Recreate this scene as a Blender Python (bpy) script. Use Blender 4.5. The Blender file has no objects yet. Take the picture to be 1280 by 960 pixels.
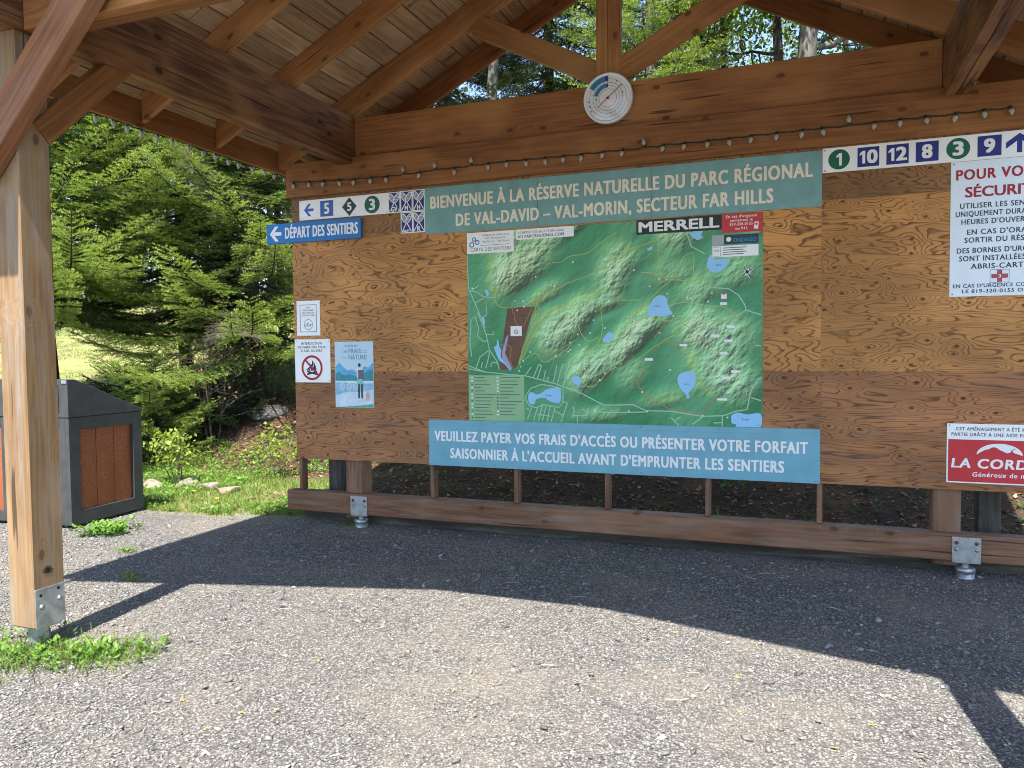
import bpy, bmesh, math, random
import numpy as np
from mathutils import Vector, Matrix, Quaternion

random.seed(7)
SC = bpy.context.scene
COL = SC.collection

# ------------------------------------------------------------------ camera
EYE = Vector((0.0, 0.0, 1.585))
def camera_axes(yaw, pitch, roll):
    f = Vector((-math.sin(yaw)*math.cos(pitch), math.cos(yaw)*math.cos(pitch), math.sin(pitch)))
    r = Vector((math.cos(yaw), math.sin(yaw), 0.0))
    u = r.cross(f)
    c, s = math.cos(roll), math.sin(roll)
    return f, c*r + s*u, c*u - s*r
FWD, RGT, UPV = camera_axes(math.radians(20.9), math.radians(-2.41), math.radians(-0.555))
cam = bpy.data.objects.new('camera', bpy.data.cameras.new('camera'))
COL.objects.link(cam)
cam.matrix_world = Matrix(((RGT.x, UPV.x, -FWD.x, EYE.x), (RGT.y, UPV.y, -FWD.y, EYE.y),
                           (RGT.z, UPV.z, -FWD.z, EYE.z), (0, 0, 0, 1)))
cam.data.sensor_width = 36.0
cam.data.lens = 36.0*955.0/1280.0
cam.data.clip_start = 0.05
cam.data.clip_end = 2000.0
SC.camera = cam

# ------------------------------------------------------------------ light
SUN_EL = math.radians(63.0)
TRAVEL = Vector((-0.11, 1.0, 0.0)).normalized()*math.cos(SUN_EL) + Vector((0, 0, -math.sin(SUN_EL)))
world = bpy.data.worlds.new("World"); SC.world = world
world.use_nodes = True
wn = world.node_tree
bg = wn.nodes['Background']
sky = wn.nodes.new('ShaderNodeTexSky')
sky.sky_type = 'NISHITA'; sky.sun_disc = False
sky.sun_elevation = SUN_EL
sky.sun_rotation = math.pi - math.atan(0.11)
sky.air_density = 1.0; sky.dust_density = 0.6; sky.ozone_density = 1.0
wn.links.new(sky.outputs[0], bg.inputs[0])
bg.inputs[1].default_value = 0.125
sl = bpy.data.lights.new('sun', 'SUN'); sl.energy = 5.0; sl.angle = math.radians(0.5); sl.color = (1.0, 0.955, 0.88)
sun = bpy.data.objects.new('sun', sl); COL.objects.link(sun)
sun.rotation_euler = TRAVEL.to_track_quat('-Z', 'Y').to_euler()
sun.location = (2, -10, 20)
SC.view_settings.view_transform = 'Standard'; SC.view_settings.look = 'None'
SC.view_settings.gamma = 1.0; SC.view_settings.use_curve_mapping = False
SC.view_settings.exposure = 1.6
SC.render.engine = 'CYCLES'
SC.cycles.max_bounces = 8; SC.cycles.diffuse_bounces = 5; SC.cycles.glossy_bounces = 3; SC.cycles.transmission_bounces = 3
SC.cycles.use_denoising = True; SC.cycles.filter_width = 1.0

# ------------------------------------------------------------------ helpers: objects
def unit(v): return v/(np.linalg.norm(v, axis=-1, keepdims=True)+1e-9)
def props(o, label=None, cat=None, group=None, kind=None):
    if label: o['label'] = label
    if cat: o['category'] = cat
    if group: o['group'] = group
    if kind: o['kind'] = kind
    return o
def thing(name, label, cat, loc, group=None):
    o = bpy.data.objects.new(name, None); COL.objects.link(o)
    o.location = loc; o.empty_display_size = 0.2
    return props(o, label, cat, group)
def wloc(o):
    v = Vector(o.location)
    while o.parent: o = o.parent; v += Vector(o.location)
    return v
def link(name, me, mat=None, parent=None, origin=None):
    """mesh in world coordinates -> object; its origin goes to `origin` (or the parent's)"""
    o = bpy.data.objects.new(name, me); COL.objects.link(o)
    if mat is not None: me.materials.append(mat)
    base = wloc(parent) if parent else Vector((0, 0, 0))
    org = Vector(origin) if origin is not None else base
    if org.length > 0: me.transform(Matrix.Translation(-org))
    o.location = org - base
    if parent: o.parent = parent
    return o
def mesh_from(verts, faces):
    me = bpy.data.meshes.new('m'); me.from_pydata([tuple(v) for v in verts], [], [tuple(f) for f in faces]); me.update(); return me
def np_mesh(V, F):
    """V (n,3), F (m,k) all faces with k corners"""
    V = np.asarray(V, np.float32); F = np.asarray(F, np.int32); m, k = F.shape
    me = bpy.data.meshes.new('m')
    me.vertices.add(len(V)); me.vertices.foreach_set('co', V.ravel())
    me.loops.add(m*k); me.loops.foreach_set('vertex_index', F.ravel())
    me.polygons.add(m); me.polygons.foreach_set('loop_start', np.arange(0, m*k, k, dtype=np.int32))
    me.polygons.foreach_set('loop_total', np.full(m, k, np.int32))
    me.update(calc_edges=True)
    return me
def face_attr(me, name, vals):
    a = me.attributes.new(name, 'FLOAT', 'FACE'); a.data.foreach_set('value', np.asarray(vals, np.float32))
def smooth(me):
    me.polygons.foreach_set('use_smooth', np.ones(len(me.polygons), bool)); return me
def bm_mesh(bm):
    bmesh.ops.recalc_face_normals(bm, faces=bm.faces)
    me = bpy.data.meshes.new('m'); bm.to_mesh(me); bm.free(); return me
def timber(name, org, xdir, zdir, poly, thick, mat, parent=None, bev=0.004):
    """a sawn member: outline `poly` in its own X-Z plane, `thick` across; own axes so the grain follows X"""
    X = Vector(xdir).normalized(); Z = Vector(zdir); Z = (Z - X*Z.dot(X)).normalized(); Y = Z.cross(X)
    bm = bmesh.new(); h = thick/2
    a = [bm.verts.new((s, -h, t)) for s, t in poly]; b = [bm.verts.new((s, h, t)) for s, t in poly]
    bm.faces.new(a); bm.faces.new(b[::-1])
    n = len(poly)
    for i in range(n): bm.faces.new((a[i], b[i], b[(i+1) % n], a[(i+1) % n]))
    if bev: bmesh.ops.bevel(bm, geom=bm.edges[:], offset=bev, segments=1, affect='EDGES', profile=0.5)
    me = bm_mesh(bm)
    o = bpy.data.objects.new(name, me); COL.objects.link(o); me.materials.append(mat)
    base = wloc(parent) if parent else Vector((0, 0, 0))
    M = Matrix((X, Y, Z)).transposed().to_4x4(); M.translation = Vector(org) - base
    o.matrix_local = M
    if parent: o.parent = parent
    o.matrix_local = M
    return o
def beam(name, p0, p1, h, thick, mat, parent=None, zdir=(0, 0, 1), bev=0.004):
    p0, p1 = Vector(p0), Vector(p1); L = (p1-p0).length
    return timber(name, p0, p1-p0, zdir, [(0, -h/2), (L, -h/2), (L, h/2), (0, h/2)], thick, mat, parent, bev)
def add_box(bm, x0, x1, y0, y1, z0, z1):
    v = [bm.verts.new(p) for p in ((x0,y0,z0),(x1,y0,z0),(x1,y1,z0),(x0,y1,z0),(x0,y0,z1),(x1,y0,z1),(x1,y1,z1),(x0,y1,z1))]
    for f in ((0,3,2,1),(4,5,6,7),(0,1,5,4),(1,2,6,5),(2,3,7,6),(3,0,4,7)): bm.faces.new([v[i] for i in f])
def box_obj(name, x0, x1, y0, y1, z0, z1, mat, parent=None, bev=0.003):
    bm = bmesh.new(); add_box(bm, x0, x1, y0, y1, z0, z1)
    if bev: bmesh.ops.bevel(bm, geom=bm.edges[:], offset=bev, segments=1, affect='EDGES', profile=0.5)
    return link(name, bm_mesh(bm), mat, parent, ((x0+x1)/2, (y0+y1)/2, (z0+z1)/2))
def tube_arrays(pts, rad, n=8, cap=True):
    P = np.asarray(pts, float); R = np.asarray(rad, float)
    T = np.gradient(P, axis=0); T /= np.linalg.norm(T, axis=1)[:, None] + 1e-9
    ref = np.array([0.3, 0.2, 1.0]) if abs(T[0, 2]) < 0.9 else np.array([1.0, 0.1, 0.0])
    A = np.cross(T, ref); A /= np.linalg.norm(A, axis=1)[:, None]; B = np.cross(T, A)
    an = np.arange(n)*2*math.pi/n
    V = (P[:, None, :] + R[:, None, None]*(np.cos(an)[None, :, None]*A[:, None, :] + np.sin(an)[None, :, None]*B[:, None, :])).reshape(-1, 3)
    i = np.arange(len(P)-1)[:, None]*n; j = np.arange(n)[None, :]; k = (j+1) % n
    F = np.stack([i+j, i+k, i+n+k, i+n+j], -1).reshape(-1, 4)
    return V, F
class Geo:
    """collects quads into one mesh"""
    def __init__(s): s.V = []; s.F = []; s.n = 0
    def add(s, V, F): s.V.append(np.asarray(V, float)); s.F.append(np.asarray(F)+s.n); s.n += len(V)
    def tube(s, pts, rad, n=6): s.add(*tube_arrays(pts, rad, n))
    def mesh(s): return np_mesh(np.concatenate(s.V), np.concatenate(s.F))

# ------------------------------------------------------------------ helpers: materials
MATS = {}
class NT:
    def __init__(s, name):
        s.m = bpy.data.materials.new(name); s.m.use_nodes = True; s.t = s.m.node_tree
        s.b = s.t.nodes['Principled BSDF']; s.out = s.t.nodes['Material Output']
    def n(s, typ, **kw):
        nd = s.t.nodes.new('ShaderNode'+typ)
        for k, v in kw.items():
            if k.startswith('i_'):
                key = k[2:]; key = int(key) if key.isdigit() else key.replace('_', ' ')
                s.put(nd.inputs[key], v)
            else: setattr(nd, k, v)
        return nd
    def put(s, sock, v):
        if hasattr(v, 'links') or isinstance(v, bpy.types.NodeSocket): s.t.links.new(v, sock)
        else: sock.default_value = v
    def math(s, op, a, b=0.0, c=0.0, clamp=False):
        nd = s.t.nodes.new('ShaderNodeMath'); nd.operation = op; nd.use_clamp = clamp
        s.put(nd.inputs[0], a); s.put(nd.inputs[1], b); s.put(nd.inputs[2], c); return nd.outputs[0]
    def vmath(s, op, a, b=(0, 0, 0)):
        nd = s.t.nodes.new('ShaderNodeVectorMath'); nd.operation = op; s.put(nd.inputs[0], a); s.put(nd.inputs[1], b); return nd.outputs[0]
    def noise(s, vec, scale, detail=4.0, rough=0.55, dist=0.0):
        nd = s.t.nodes.new('ShaderNodeTexNoise'); s.put(nd.inputs['Vector'], vec); nd.inputs['Scale'].default_value = scale
        nd.inputs['Detail'].default_value = detail; nd.inputs['Roughness'].default_value = rough; nd.inputs['Distortion'].default_value = dist
        return nd.outputs['Fac']
    def vor(s, vec, scale, feature='F1', out='Distance', rnd=1.0, dim='3D'):
        nd = s.t.nodes.new('ShaderNodeTexVoronoi'); nd.feature = feature; nd.voronoi_dimensions = dim; s.put(nd.inputs['Vector'], vec)
        nd.inputs['Scale'].default_value = scale; nd.inputs['Randomness'].default_value = rnd; return nd.outputs[out]
    def ramp(s, fac, stops, interp='LINEAR'):
        nd = s.t.nodes.new('ShaderNodeValToRGB'); cr = nd.color_ramp; cr.interpolation = interp
        while len(cr.elements) < len(stops): cr.elements.new(0.5)
        for e, (p, c) in zip(cr.elements, stops):
            e.position = p; e.color = (*c, 1) if len(c) == 3 else c
        s.put(nd.inputs[0], fac); return nd.outputs[0]
    def mix(s, fac, a, b, mode='MIX'):
        nd = s.t.nodes.new('ShaderNodeMix'); nd.data_type = 'RGBA'; nd.blend_type = mode
        s.put(nd.inputs[0], fac)
        for sock, v in ((nd.inputs[6], a), (nd.inputs[7], b)):
            if isinstance(v, tuple) and len(v) == 3: v = (*v, 1)
            s.put(sock, v)
        return nd.outputs[2]
    def mapr(s, v, a, b, c=0.0, d=1.0):
        nd = s.t.nodes.new('ShaderNodeMapRange'); nd.interpolation_type = 'SMOOTHSTEP'
        s.put(nd.inputs[0], v)
        for i, q in zip((1, 2, 3, 4), (a, b, c, d)): nd.inputs[i].default_value = q
        return nd.outputs[0]
    def obj(s): return s.t.nodes.new('ShaderNodeTexCoord').outputs['Object']
    def rnd(s): return s.t.nodes.new('ShaderNodeObjectInfo').outputs['Random']
    def pos(s): return s.t.nodes.new('ShaderNodeNewGeometry').outputs['Position']
    def attr(s, name, out='Fac'):
        nd = s.t.nodes.new('ShaderNodeAttribute'); nd.attribute_name = name; return nd.outputs[out]
    def bump(s, h, strength=0.3, dist=0.01):
        nd = s.t.nodes.new('ShaderNodeBump'); nd.inputs['Strength'].default_value = strength; nd.inputs['Distance'].default_value = dist
        s.put(nd.inputs['Height'], h); s.t.links.new(nd.outputs[0], s.b.inputs['Normal'])
    def done(s, color, rough=0.6, spec=0.4, metal=0.0):
        if isinstance(color, tuple) and len(color) == 3: color = (*color, 1)
        s.put(s.b.inputs['Base Color'], color); s.put(s.b.inputs['Roughness'], rough)
        s.b.inputs['Specular IOR Level'].default_value = spec; s.b.inputs['Metallic'].default_value = metal
        return s.m
def paint(name, col, rough=0.45, spec=0.4, metal=0.0, dirt=0.12, scale=6.0):
    if name in MATS: return MATS[name]
    k = NT(name); p = k.obj()
    f = k.noise(p, scale, 5, 0.6)
    dark = tuple(c*(1-2.2*dirt) for c in col); lite = tuple(min(1, c*(1+dirt)) for c in col)
    c = k.ramp(f, [(0.3, dark), (0.55, col), (0.75, lite)])
    k.bump(k.noise(p, 90, 2), 0.05, 0.002)
    MATS[name] = k.done(c, rough, spec, metal); return MATS[name]

def mat_wood(name, base, dark, lite, knots=1.0, weather=0.0, rough=0.6):
    k = NT(name); p0 = k.obj(); r = k.rnd()
    off = k.n('CombineXYZ', i_0=k.math('MULTIPLY', r, 37.0), i_1=k.math('MULTIPLY', r, 91.0), i_2=k.math('MULTIPLY', r, 53.0)).outputs[0]
    p = k.vmath('ADD', p0, off)
    # knots: sparse blobs, the grain bends round them
    sp = k.n('SeparateXYZ', i_0=p)
    kp = k.n('CombineXYZ', i_0=k.math('MULTIPLY', sp.outputs[0], 2.3), i_1=k.math('MULTIPLY', sp.outputs[2], 4.2), i_2=0.0).outputs[0]
    kd = k.math('ADD', k.vor(kp, 1.0, dim='2D'), k.math('MULTIPLY', k.math('LESS_THAN', k.n('SeparateColor', i_0=k.vor(kp, 1.0, out='Color', dim='2D')).outputs[0], 0.42), 0.5))
    kd = k.math('ADD', kd, k.math('MULTIPLY', k.math('SUBTRACT', k.noise(p, 40, 2), 0.5), 0.03))
    knot = k.mapr(kd, 0.085, 0.050, 0, 1)
    halo = k.mapr(kd, 0.24, 0.05, 0, 1)
    g = k.vmath('MULTIPLY', p, (0.55, 10.0, 10.0))
    warp = k.n('CombineXYZ', i_0=0.0, i_1=k.math('MULTIPLY', halo, 1.1), i_2=k.math('MULTIPLY', halo, 1.1)).outputs[0]
    g = k.vmath('ADD', g, warp)
    big = k.noise(g, 1.0, 3, 0.5)
    rings = k.math('PINGPONG', k.math('MULTIPLY', big, 7.0), 0.5)
    fine = k.noise(k.vmath('MULTIPLY', p, (3.0, 120.0, 120.0)), 1.0, 3, 0.6)
    tone = k.noise(k.vmath('MULTIPLY', p, (1.2, 2.0, 2.0)), 1.0, 3, 0.5)
    c = k.mix(k.math('MULTIPLY', rings, 1.3, clamp=True), dark, base)
    c = k.mix(k.mapr(fine, 0.35, 0.75, 0, 0.45), c, dark)
    c = k.mix(k.mapr(tone, 0.42, 0.72, 0, 0.6), c, lite)
    hsv = k.n('HueSaturation'); k.put(hsv.inputs['Value'], k.math('MULTIPLY_ADD', r, 0.34, 0.82)); k.put(hsv.inputs['Color'], c); c = hsv.outputs[0]
    kcol = tuple(x*0.28 for x in dark)
    c = k.mix(k.math('MULTIPLY', knot, 0.85*knots), c, kcol)
    c = k.mix(k.math('MULTIPLY', halo, 0.30*knots), c, dark)
    if weather:
        wv = k.noise(k.vmath('MULTIPLY', p, (1.5, 14, 14)), 1.0, 5, 0.7)
        c = k.mix(k.mapr(wv, 0.45, 0.72, 0, weather), c, (0.26, 0.235, 0.20))
    # drying checks
    ck = k.noise(k.vmath('MULTIPLY', p, (0.8, 26, 26)), 1.0, 2, 0.5)
    crack = k.mapr(ck, 0.685, 0.715, 0, 1)
    c = k.mix(k.math('MULTIPLY', crack, 0.8), c, tuple(x*0.2 for x in dark))
    hgt = k.math('SUBTRACT', k.math('MULTIPLY', fine, 0.5), crack)
    k.bump(hgt, 0.35, 0.003)
    MATS[name] = k.done(c, k.math('MULTIPLY_ADD', fine, 0.25, rough-0.1), 0.3); return MATS[name]

def mat_plywood(name, base, dark, knotc, freq=16.0, weather=0.2, fig=(1.5, 1, 5.5)):
    k = NT(name); p0 = k.obj(); r = k.rnd()
    off = k.n('CombineXYZ', i_0=k.math('MULTIPLY', r, 41.0), i_1=0.0, i_2=k.math('MULTIPLY', r, 67.0)).outputs[0]
    p = k.vmath('ADD', k.vmath('MULTIPLY', p0, (1, 0, 1)), off)
    sp = k.n('SeparateXYZ', i_0=p)
    kp = k.n('CombineXYZ', i_0=k.math('MULTIPLY', sp.outputs[0], 3.4), i_1=k.math('MULTIPLY', sp.outputs[2], 5.6), i_2=0.0).outputs[0]
    kd = k.math('ADD', k.vor(kp, 1.0, dim='2D'), k.math('MULTIPLY', k.math('LESS_THAN', k.n('SeparateColor', i_0=k.vor(kp, 1.0, out='Color', dim='2D')).outputs[0], 0.30), 0.6))
    halo = k.mapr(kd, 0.45, 0.0, 0, 1)
    knot = k.mapr(kd, 0.075, 0.03, 0, 1)
    h = k.noise(k.vmath('MULTIPLY', p, fig), 1.0, 3.0, 0.42, 0.35)
    h = k.math('ADD', h, k.math('MULTIPLY', halo, 0.13))
    v = k.math('FRACT', k.math('MULTIPLY', h, freq))
    line = k.math('MULTIPLY', k.mapr(v, 0.56, 0.92, 0, 1), k.mapr(v, 1.0, 0.95, 0, 1))
    fine = k.noise(k.vmath('MULTIPLY', p, (4, 1, 150)), 1.0, 3, 0.6)
    tone = k.noise(k.vmath('MULTIPLY', p, (1.0, 1, 2.4)), 1.0, 4, 0.55)
    c = k.mix(k.mapr(tone, 0.3, 0.7, 0, 1), tuple(x*0.66 for x in base), tuple(x*1.18 for x in base))
    c = k.mix(k.mapr(fine, 0.4, 0.8, 0, 0.35), c, dark)
    lw = k.mapr(k.noise(p, 5.0, 2), 0.3, 0.6, 0.45, 0.95)
    c = k.mix(k.math('MULTIPLY', line, lw), c, dark)
    c = k.mix(k.math('MULTIPLY', knot, 0.85), c, knotc)
    wv = k.noise(k.vmath('MULTIPLY', p, (1.3, 1, 9)), 1.0, 5, 0.7)
    c = k.mix(k.mapr(wv, 0.42, 0.75, 0, weather), c, (0.17, 0.125, 0.095))
    k.bump(k.math('ADD', k.math('MULTIPLY', line, 0.8), fine), 0.3, 0.0015)
    MATS[name] = k.done(c, 0.62, 0.3); return MATS[name]

STAIN = mat_wood('stained_beam', (0.390, 0.165, 0.050), (0.205, 0.080, 0.026), (0.470, 0.220, 0.076))
RAFTER = mat_wood('stained_rafter', (0.470, 0.220, 0.072), (0.265, 0.112, 0.038), (0.540, 0.285, 0.110))
DARKBEAM = mat_wood('dark_beam', (0.330, 0.150, 0.055), (0.072, 0.030, 0.014), (0.450, 0.225, 0.088), 1.2)
POSTW = mat_wood('post_wood', (0.340, 0.205, 0.095), (0.190, 0.110, 0.052), (0.420, 0.300, 0.175), 0.9, 0.80)
BRACEW = mat_wood('brace_wood', (0.360, 0.148, 0.060), (0.170, 0.068, 0.030), (0.420, 0.220, 0.115), 1.0, 0.35)
SILLW = mat_wood('sill_wood', (0.265, 0.125, 0.064), (0.120, 0.054, 0.028), (0.330, 0.190, 0.115), 0.9, 0.40)
GREYW = mat_wood('grey_wood', (0.075, 0.070, 0.060), (0.035, 0.032, 0.028), (0.12, 0.11, 0.095), 0.6, 0.4)
DECKW = mat_wood('deck_plank', (0.640, 0.430, 0.245), (0.300, 0.180, 0.095), (0.720, 0.540, 0.360), 1.0, 0.25)
PLY_MID = mat_plywood('plywood_middle', (0.580, 0.275, 0.086), (0.135, 0.052, 0.018), (0.075, 0.028, 0.012), 17, 0.12)
PLY_FINE = mat_plywood('plywood_fine', (0.550, 0.262, 0.082), (0.140, 0.056, 0.019), (0.060, 0.023, 0.010), 21, 0.10, (1.5, 1, 6.0))
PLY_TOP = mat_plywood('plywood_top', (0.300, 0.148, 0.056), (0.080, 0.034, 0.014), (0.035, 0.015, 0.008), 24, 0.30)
PLY_LOW = mat_plywood('plywood_low', (0.410, 0.180, 0.070), (0.105, 0.039, 0.018), (0.040, 0.017, 0.009), 20, 0.45, (0.8, 1, 7.5))
STEEL = paint('galvanised_steel', (0.44, 0.46, 0.48), 0.42, 0.5, 0.75, 0.18, 14)
BOLT = paint('bolt_steel', (0.36, 0.37, 0.38), 0.4, 0.5, 0.8, 0.2, 30)
RUSTB = paint('rusty_bolt', (0.12, 0.05, 0.03), 0.7)
HOLE = paint('dark_hole', (0.01, 0.01, 0.01), 0.9)
WHITE = paint('sign_white', (0.86, 0.87, 0.88), 0.35, 0.4, 0, 0.03)
TEAL = paint('sign_teal', (0.175, 0.355, 0.350), 0.4, 0.35, 0, 0.07)
SKYB = paint('sign_blue', (0.165, 0.400, 0.505), 0.4, 0.35, 0, 0.06)
CREAM = paint('letter_cream', (0.82, 0.745, 0.60), 0.5, 0.3, 0, 0.05)
LETW = paint('letter_white', (0.82, 0.83, 0.83), 0.5, 0.3, 0, 0.02)
NAVY = paint('print_navy', (0.022, 0.035, 0.215), 0.4, 0.3, 0, 0.04)
BLUE = paint('print_blue', (0.012, 0.165, 0.470), 0.4, 0.3, 0, 0.04)
MIDB = paint('print_mid_blue', (0.045, 0.115, 0.42), 0.4, 0.3, 0, 0.04)
GREEN = paint('print_green', (0.008, 0.125, 0.072), 0.4, 0.3, 0, 0.04)
BLACK = paint('print_black', (0.018, 0.019, 0.022), 0.4, 0.3, 0, 0.04)
SLATE = paint('print_slate', (0.02, 0.045, 0.075), 0.4, 0.3, 0, 0.04)
RED = paint('print_red', (0.55, 0.035, 0.045), 0.4, 0.3, 0, 0.04)
DRED = paint('print_dark_red', (0.36, 0.016, 0.035), 0.4, 0.3, 0, 0.04)
CROSS = paint('print_cross', (0.42, 0.07, 0.09), 0.4, 0.3, 0, 0.04)
GREYT = paint('print_grey', (0.11, 0.12, 0.14), 0.5, 0.3, 0, 0.04)
FRAMEM = paint('bin_frame', (0.048, 0.050, 0.052), 0.48, 0.45, 0, 0.16, 7)
def mat_rustboard():
    k = NT('bin_board'); p = k.obj()
    f = k.noise(p, 60, 4, 0.7); g = k.noise(p, 3, 3)
    c = k.ramp(f, [(0.3, (0.16, 0.046, 0.017)), (0.5, (0.275, 0.086, 0.033)), (0.72, (0.37, 0.135, 0.057))])
    c = k.mix(k.mapr(g, 0.4, 0.7, 0, 0.35), c, (0.20, 0.05, 0.017))
    k.bump(f, 0.4, 0.004); return k.done(c, 0.6, 0.3)
RUSTP = mat_rustboard()
ROOFM = paint('roof_shingle', (0.05, 0.045, 0.042), 0.9, 0.2, 0, 0.2, 20)
# ------------------------------------------------------------------ terrain
def sst(a, b, x):
    t = np.clip((x-a)/(b-a), 0, 1); return t*t*(3-2*t)
def hash2(i, j, seed):
    h = np.sin(i*127.1 + j*311.7 + seed*74.7)*43758.5453
    return h - np.floor(h)
def vnoise(x, y, seed=0):
    i, j = np.floor(x), np.floor(y); u, v = x-i, y-j; u = u*u*(3-2*u); v = v*v*(3-2*v)
    return (hash2(i, j, seed)*(1-u)+hash2(i+1, j, seed)*u)*(1-v) + (hash2(i, j+1, seed)*(1-u)+hash2(i+1, j+1, seed)*u)*v
def fbm(x, y, seed=0, octv=4, gain=0.5):
    s = 0.0; a = 1.0; t = 0.0
    for o in range(octv):
        s = s + a*vnoise(x*2**o, y*2**o, seed+o*13); t += a; a *= gain
    return s/t
def height(x, y):
    x = np.asarray(x, float); y = np.asarray(y, float)
    left = 1.0*sst(8.1, 11.0, y) + 0.165*np.clip(y-10.4, 0, 24) + 0.03*np.clip(y-34.4, 0, 40)
    right = 0.85*sst(6.5, 10.2, y) + 0.05*np.clip(y-9.0, 0, 60)
    m = sst(-3.2, -6.4, x)
    h = left*m + right*(1-m)
    bumps = (fbm(x*1.3, y*1.3, 3)-0.5)*0.10*sst(6.6, 9.0, y)
    yard = (fbm(x*0.5, y*0.5, 9)-0.5)*0.03*sst(0.0, 1.0, np.abs(y-4.5)/3.0)
    return h + bumps + yard*0.3
def Hz(x, y): return float(height(x, y))
def grass_edge(x): return np.interp(x, [-16, -10, -7.6, -6.4, -5.6, -4.75, -4.4], [4.6, 5.2, 5.6, 5.75, 5.85, 6.12, 6.22])
def cover(x, y):
    e = grass_edge(x) + (fbm(x*1.7, y*1.7, 21)-0.5)*0.7*sst(-4.3, -5.2, x)
    notgravel = sst(-0.08, 0.10, y-e)
    behind = sst(-4.9, -4.2, x + (fbm(x, y, 5)-0.5)*0.5)
    bank = sst(7.5, 8.3, y + (fbm(x*1.1, y*1.1, 31)-0.5)*1.2)*sst(11.2, 10.2, y)*sst(-11.5, -10, x)
    patch = sst(0.50, 0.62, fbm(x*1.1+4, y*1.1, 41))*sst(10.5, 9, y)*(0.35+0.65*sst(6.4, 7.2, y))
    soil = np.clip(behind + bank + patch*0.8, 0, 1)*notgravel
    far_forest = sst(-2, 3, x)*sst(6.2, 6.4, y)
    soil = np.clip(soil + far_forest*notgravel, 0, 1)
    return notgravel, soil

def mat_ground():
    k = NT('ground_cover'); p = k.pos()
    cov = k.attr('grass', 'Fac'); soil = k.attr('soil', 'Fac')
    # gravel
    v1 = k.vor(p, 85, out='Color'); d1 = k.vor(p, 85)
    sep = k.n('SeparateColor', i_0=v1).outputs[0]
    gcol = k.ramp(sep, [(0.0, (0.084, 0.081, 0.076)), (0.45, (0.168, 0.160, 0.148)), (0.8, (0.242, 0.228, 0.208)), (1.0, (0.34, 0.322, 0.297))])
    gcol = k.mix(k.mapr(d1, 0.30, 0.62, 0, 0.75), gcol, (0.05, 0.046, 0.044))
    big = k.noise(p, 1.1, 4, 0.6)
    gcol = k.mix(k.mapr(big, 0.42, 0.68, 0, 0.35), gcol, (0.245, 0.207, 0.165))
    # lawn
    gn = k.noise(p, 24, 5, 0.7); gb = k.noise(p, 0.55, 4, 0.6)
    lawn = k.ramp(gn, [(0.25, (0.11, 0.14, 0.042)), (0.5, (0.215, 0.245, 0.080)), (0.75, (0.32, 0.335, 0.135))])
    lawn = k.mix(k.mapr(gb, 0.36, 0.64, 0, 0.75), lawn, (0.21, 0.175, 0.075))
    # soil and needle litter
    sn = k.noise(p, 38, 5, 0.75); sb = k.noise(p, 2.2, 3)
    soilc = k.ramp(sn, [(0.3, (0.016, 0.012, 0.008)), (0.5, (0.048, 0.032, 0.020)), (0.7, (0.11, 0.072, 0.045))])
    soilc = k.mix(k.mapr(sb, 0.45, 0.7, 0, 0.5), soilc, (0.16, 0.075, 0.04))
    c = k.mix(soil, lawn, soilc)
    c = k.mix(cov, gcol, c)
    hh = k.math('ADD', k.math('MULTIPLY', d1, -0.7), k.math('MULTIPLY', gn, 0.5))
    k.bump(hh, 0.7, 0.012)
    return k.done(c, 0.9, 0.2)
def make_ground():
    xs = np.unique(np.concatenate([np.linspace(-160, -14, 40), np.arange(-14, 6, 0.14), np.linspace(6, 120, 34)]))
    ys = np.unique(np.concatenate([np.linspace(-80, -2, 24), np.arange(-2, 15, 0.14), np.linspace(15, 60, 60), np.linspace(60, 220, 20)]))
    X, Y = np.meshgrid(xs, ys); Z = height(X, Y)
    V = np.stack([X, Y, Z], -1).reshape(-1, 3); nx = len(xs); ny = len(ys)
    i = np.arange(ny-1)[:, None]*nx; j = np.arange(nx-1)[None, :]
    F = np.stack([i+j, i+j+1, i+nx+j+1, i+nx+j], -1).reshape(-1, 4)
    me = smooth(np_mesh(V, F))
    g, s = cover(X.ravel(), Y.ravel())
    for nm, v in (('grass', g), ('soil', s)):
        a = me.attributes.new(nm, 'FLOAT', 'POINT'); a.data.foreach_set('value', v.astype(np.float32))
    o = link('ground', me, mat_ground()); o['kind'] = 'structure'
make_ground()

# ------------------------------------------------------------------ the shelter
XL, XR = -3.86, 0.95          # post centre lines
YF, YB = 2.94, 6.10
RX = (XL+XR)/2                # ridge
PITCH = math.atan(0.507)
def zraf(x):                  # underside of the rafters
    d = (x+3.83) if x < RX else (2*RX-x+3.83)
    return 3.715 + 0.507*d
shelter = thing('trail_shelter', 'open timber shelter with brown stained gable roof over the gravel', 'shelter', (RX, 4.5, 0))
def post(x, y, z0=0.125, z1=3.285):
    d = 0.0925 if y < 4 else 0.087
    return timber('post', (x, y, z0), (0, 0, 1), (0, 1, 0), [(0, -d), (z1-z0, -d), (z1-z0, d), (0, d)], 2*d, POSTW if y < 4 else SILLW, shelter, 0.006)
def child_world(o, parent):   # keep a world-space object where it is under a rotated parent
    bpy.context.view_layer.update()
    o.parent = parent; o.matrix_parent_inverse = parent.matrix_world.inverted()
def pedestal(post_o, x, y, ztop):
    G = Geo()
    G.tube([(x, y, -0.05), (x, y, 0.055)], [0.055, 0.055], 20)
    G.tube([(x, y, 0.055), (x, y, 0.0552), (x, y, 0.08), (x, y, 0.0802)], [0.02, 0.078, 0.078, 0.02], 6)
    G.tube([(x, y, 0.08), (x, y, ztop)], [0.022, 0.022], 12)
    o = link('screw_pile', G.mesh(), STEEL, None, (x, y, 0)); child_world(o, post_o)
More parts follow.
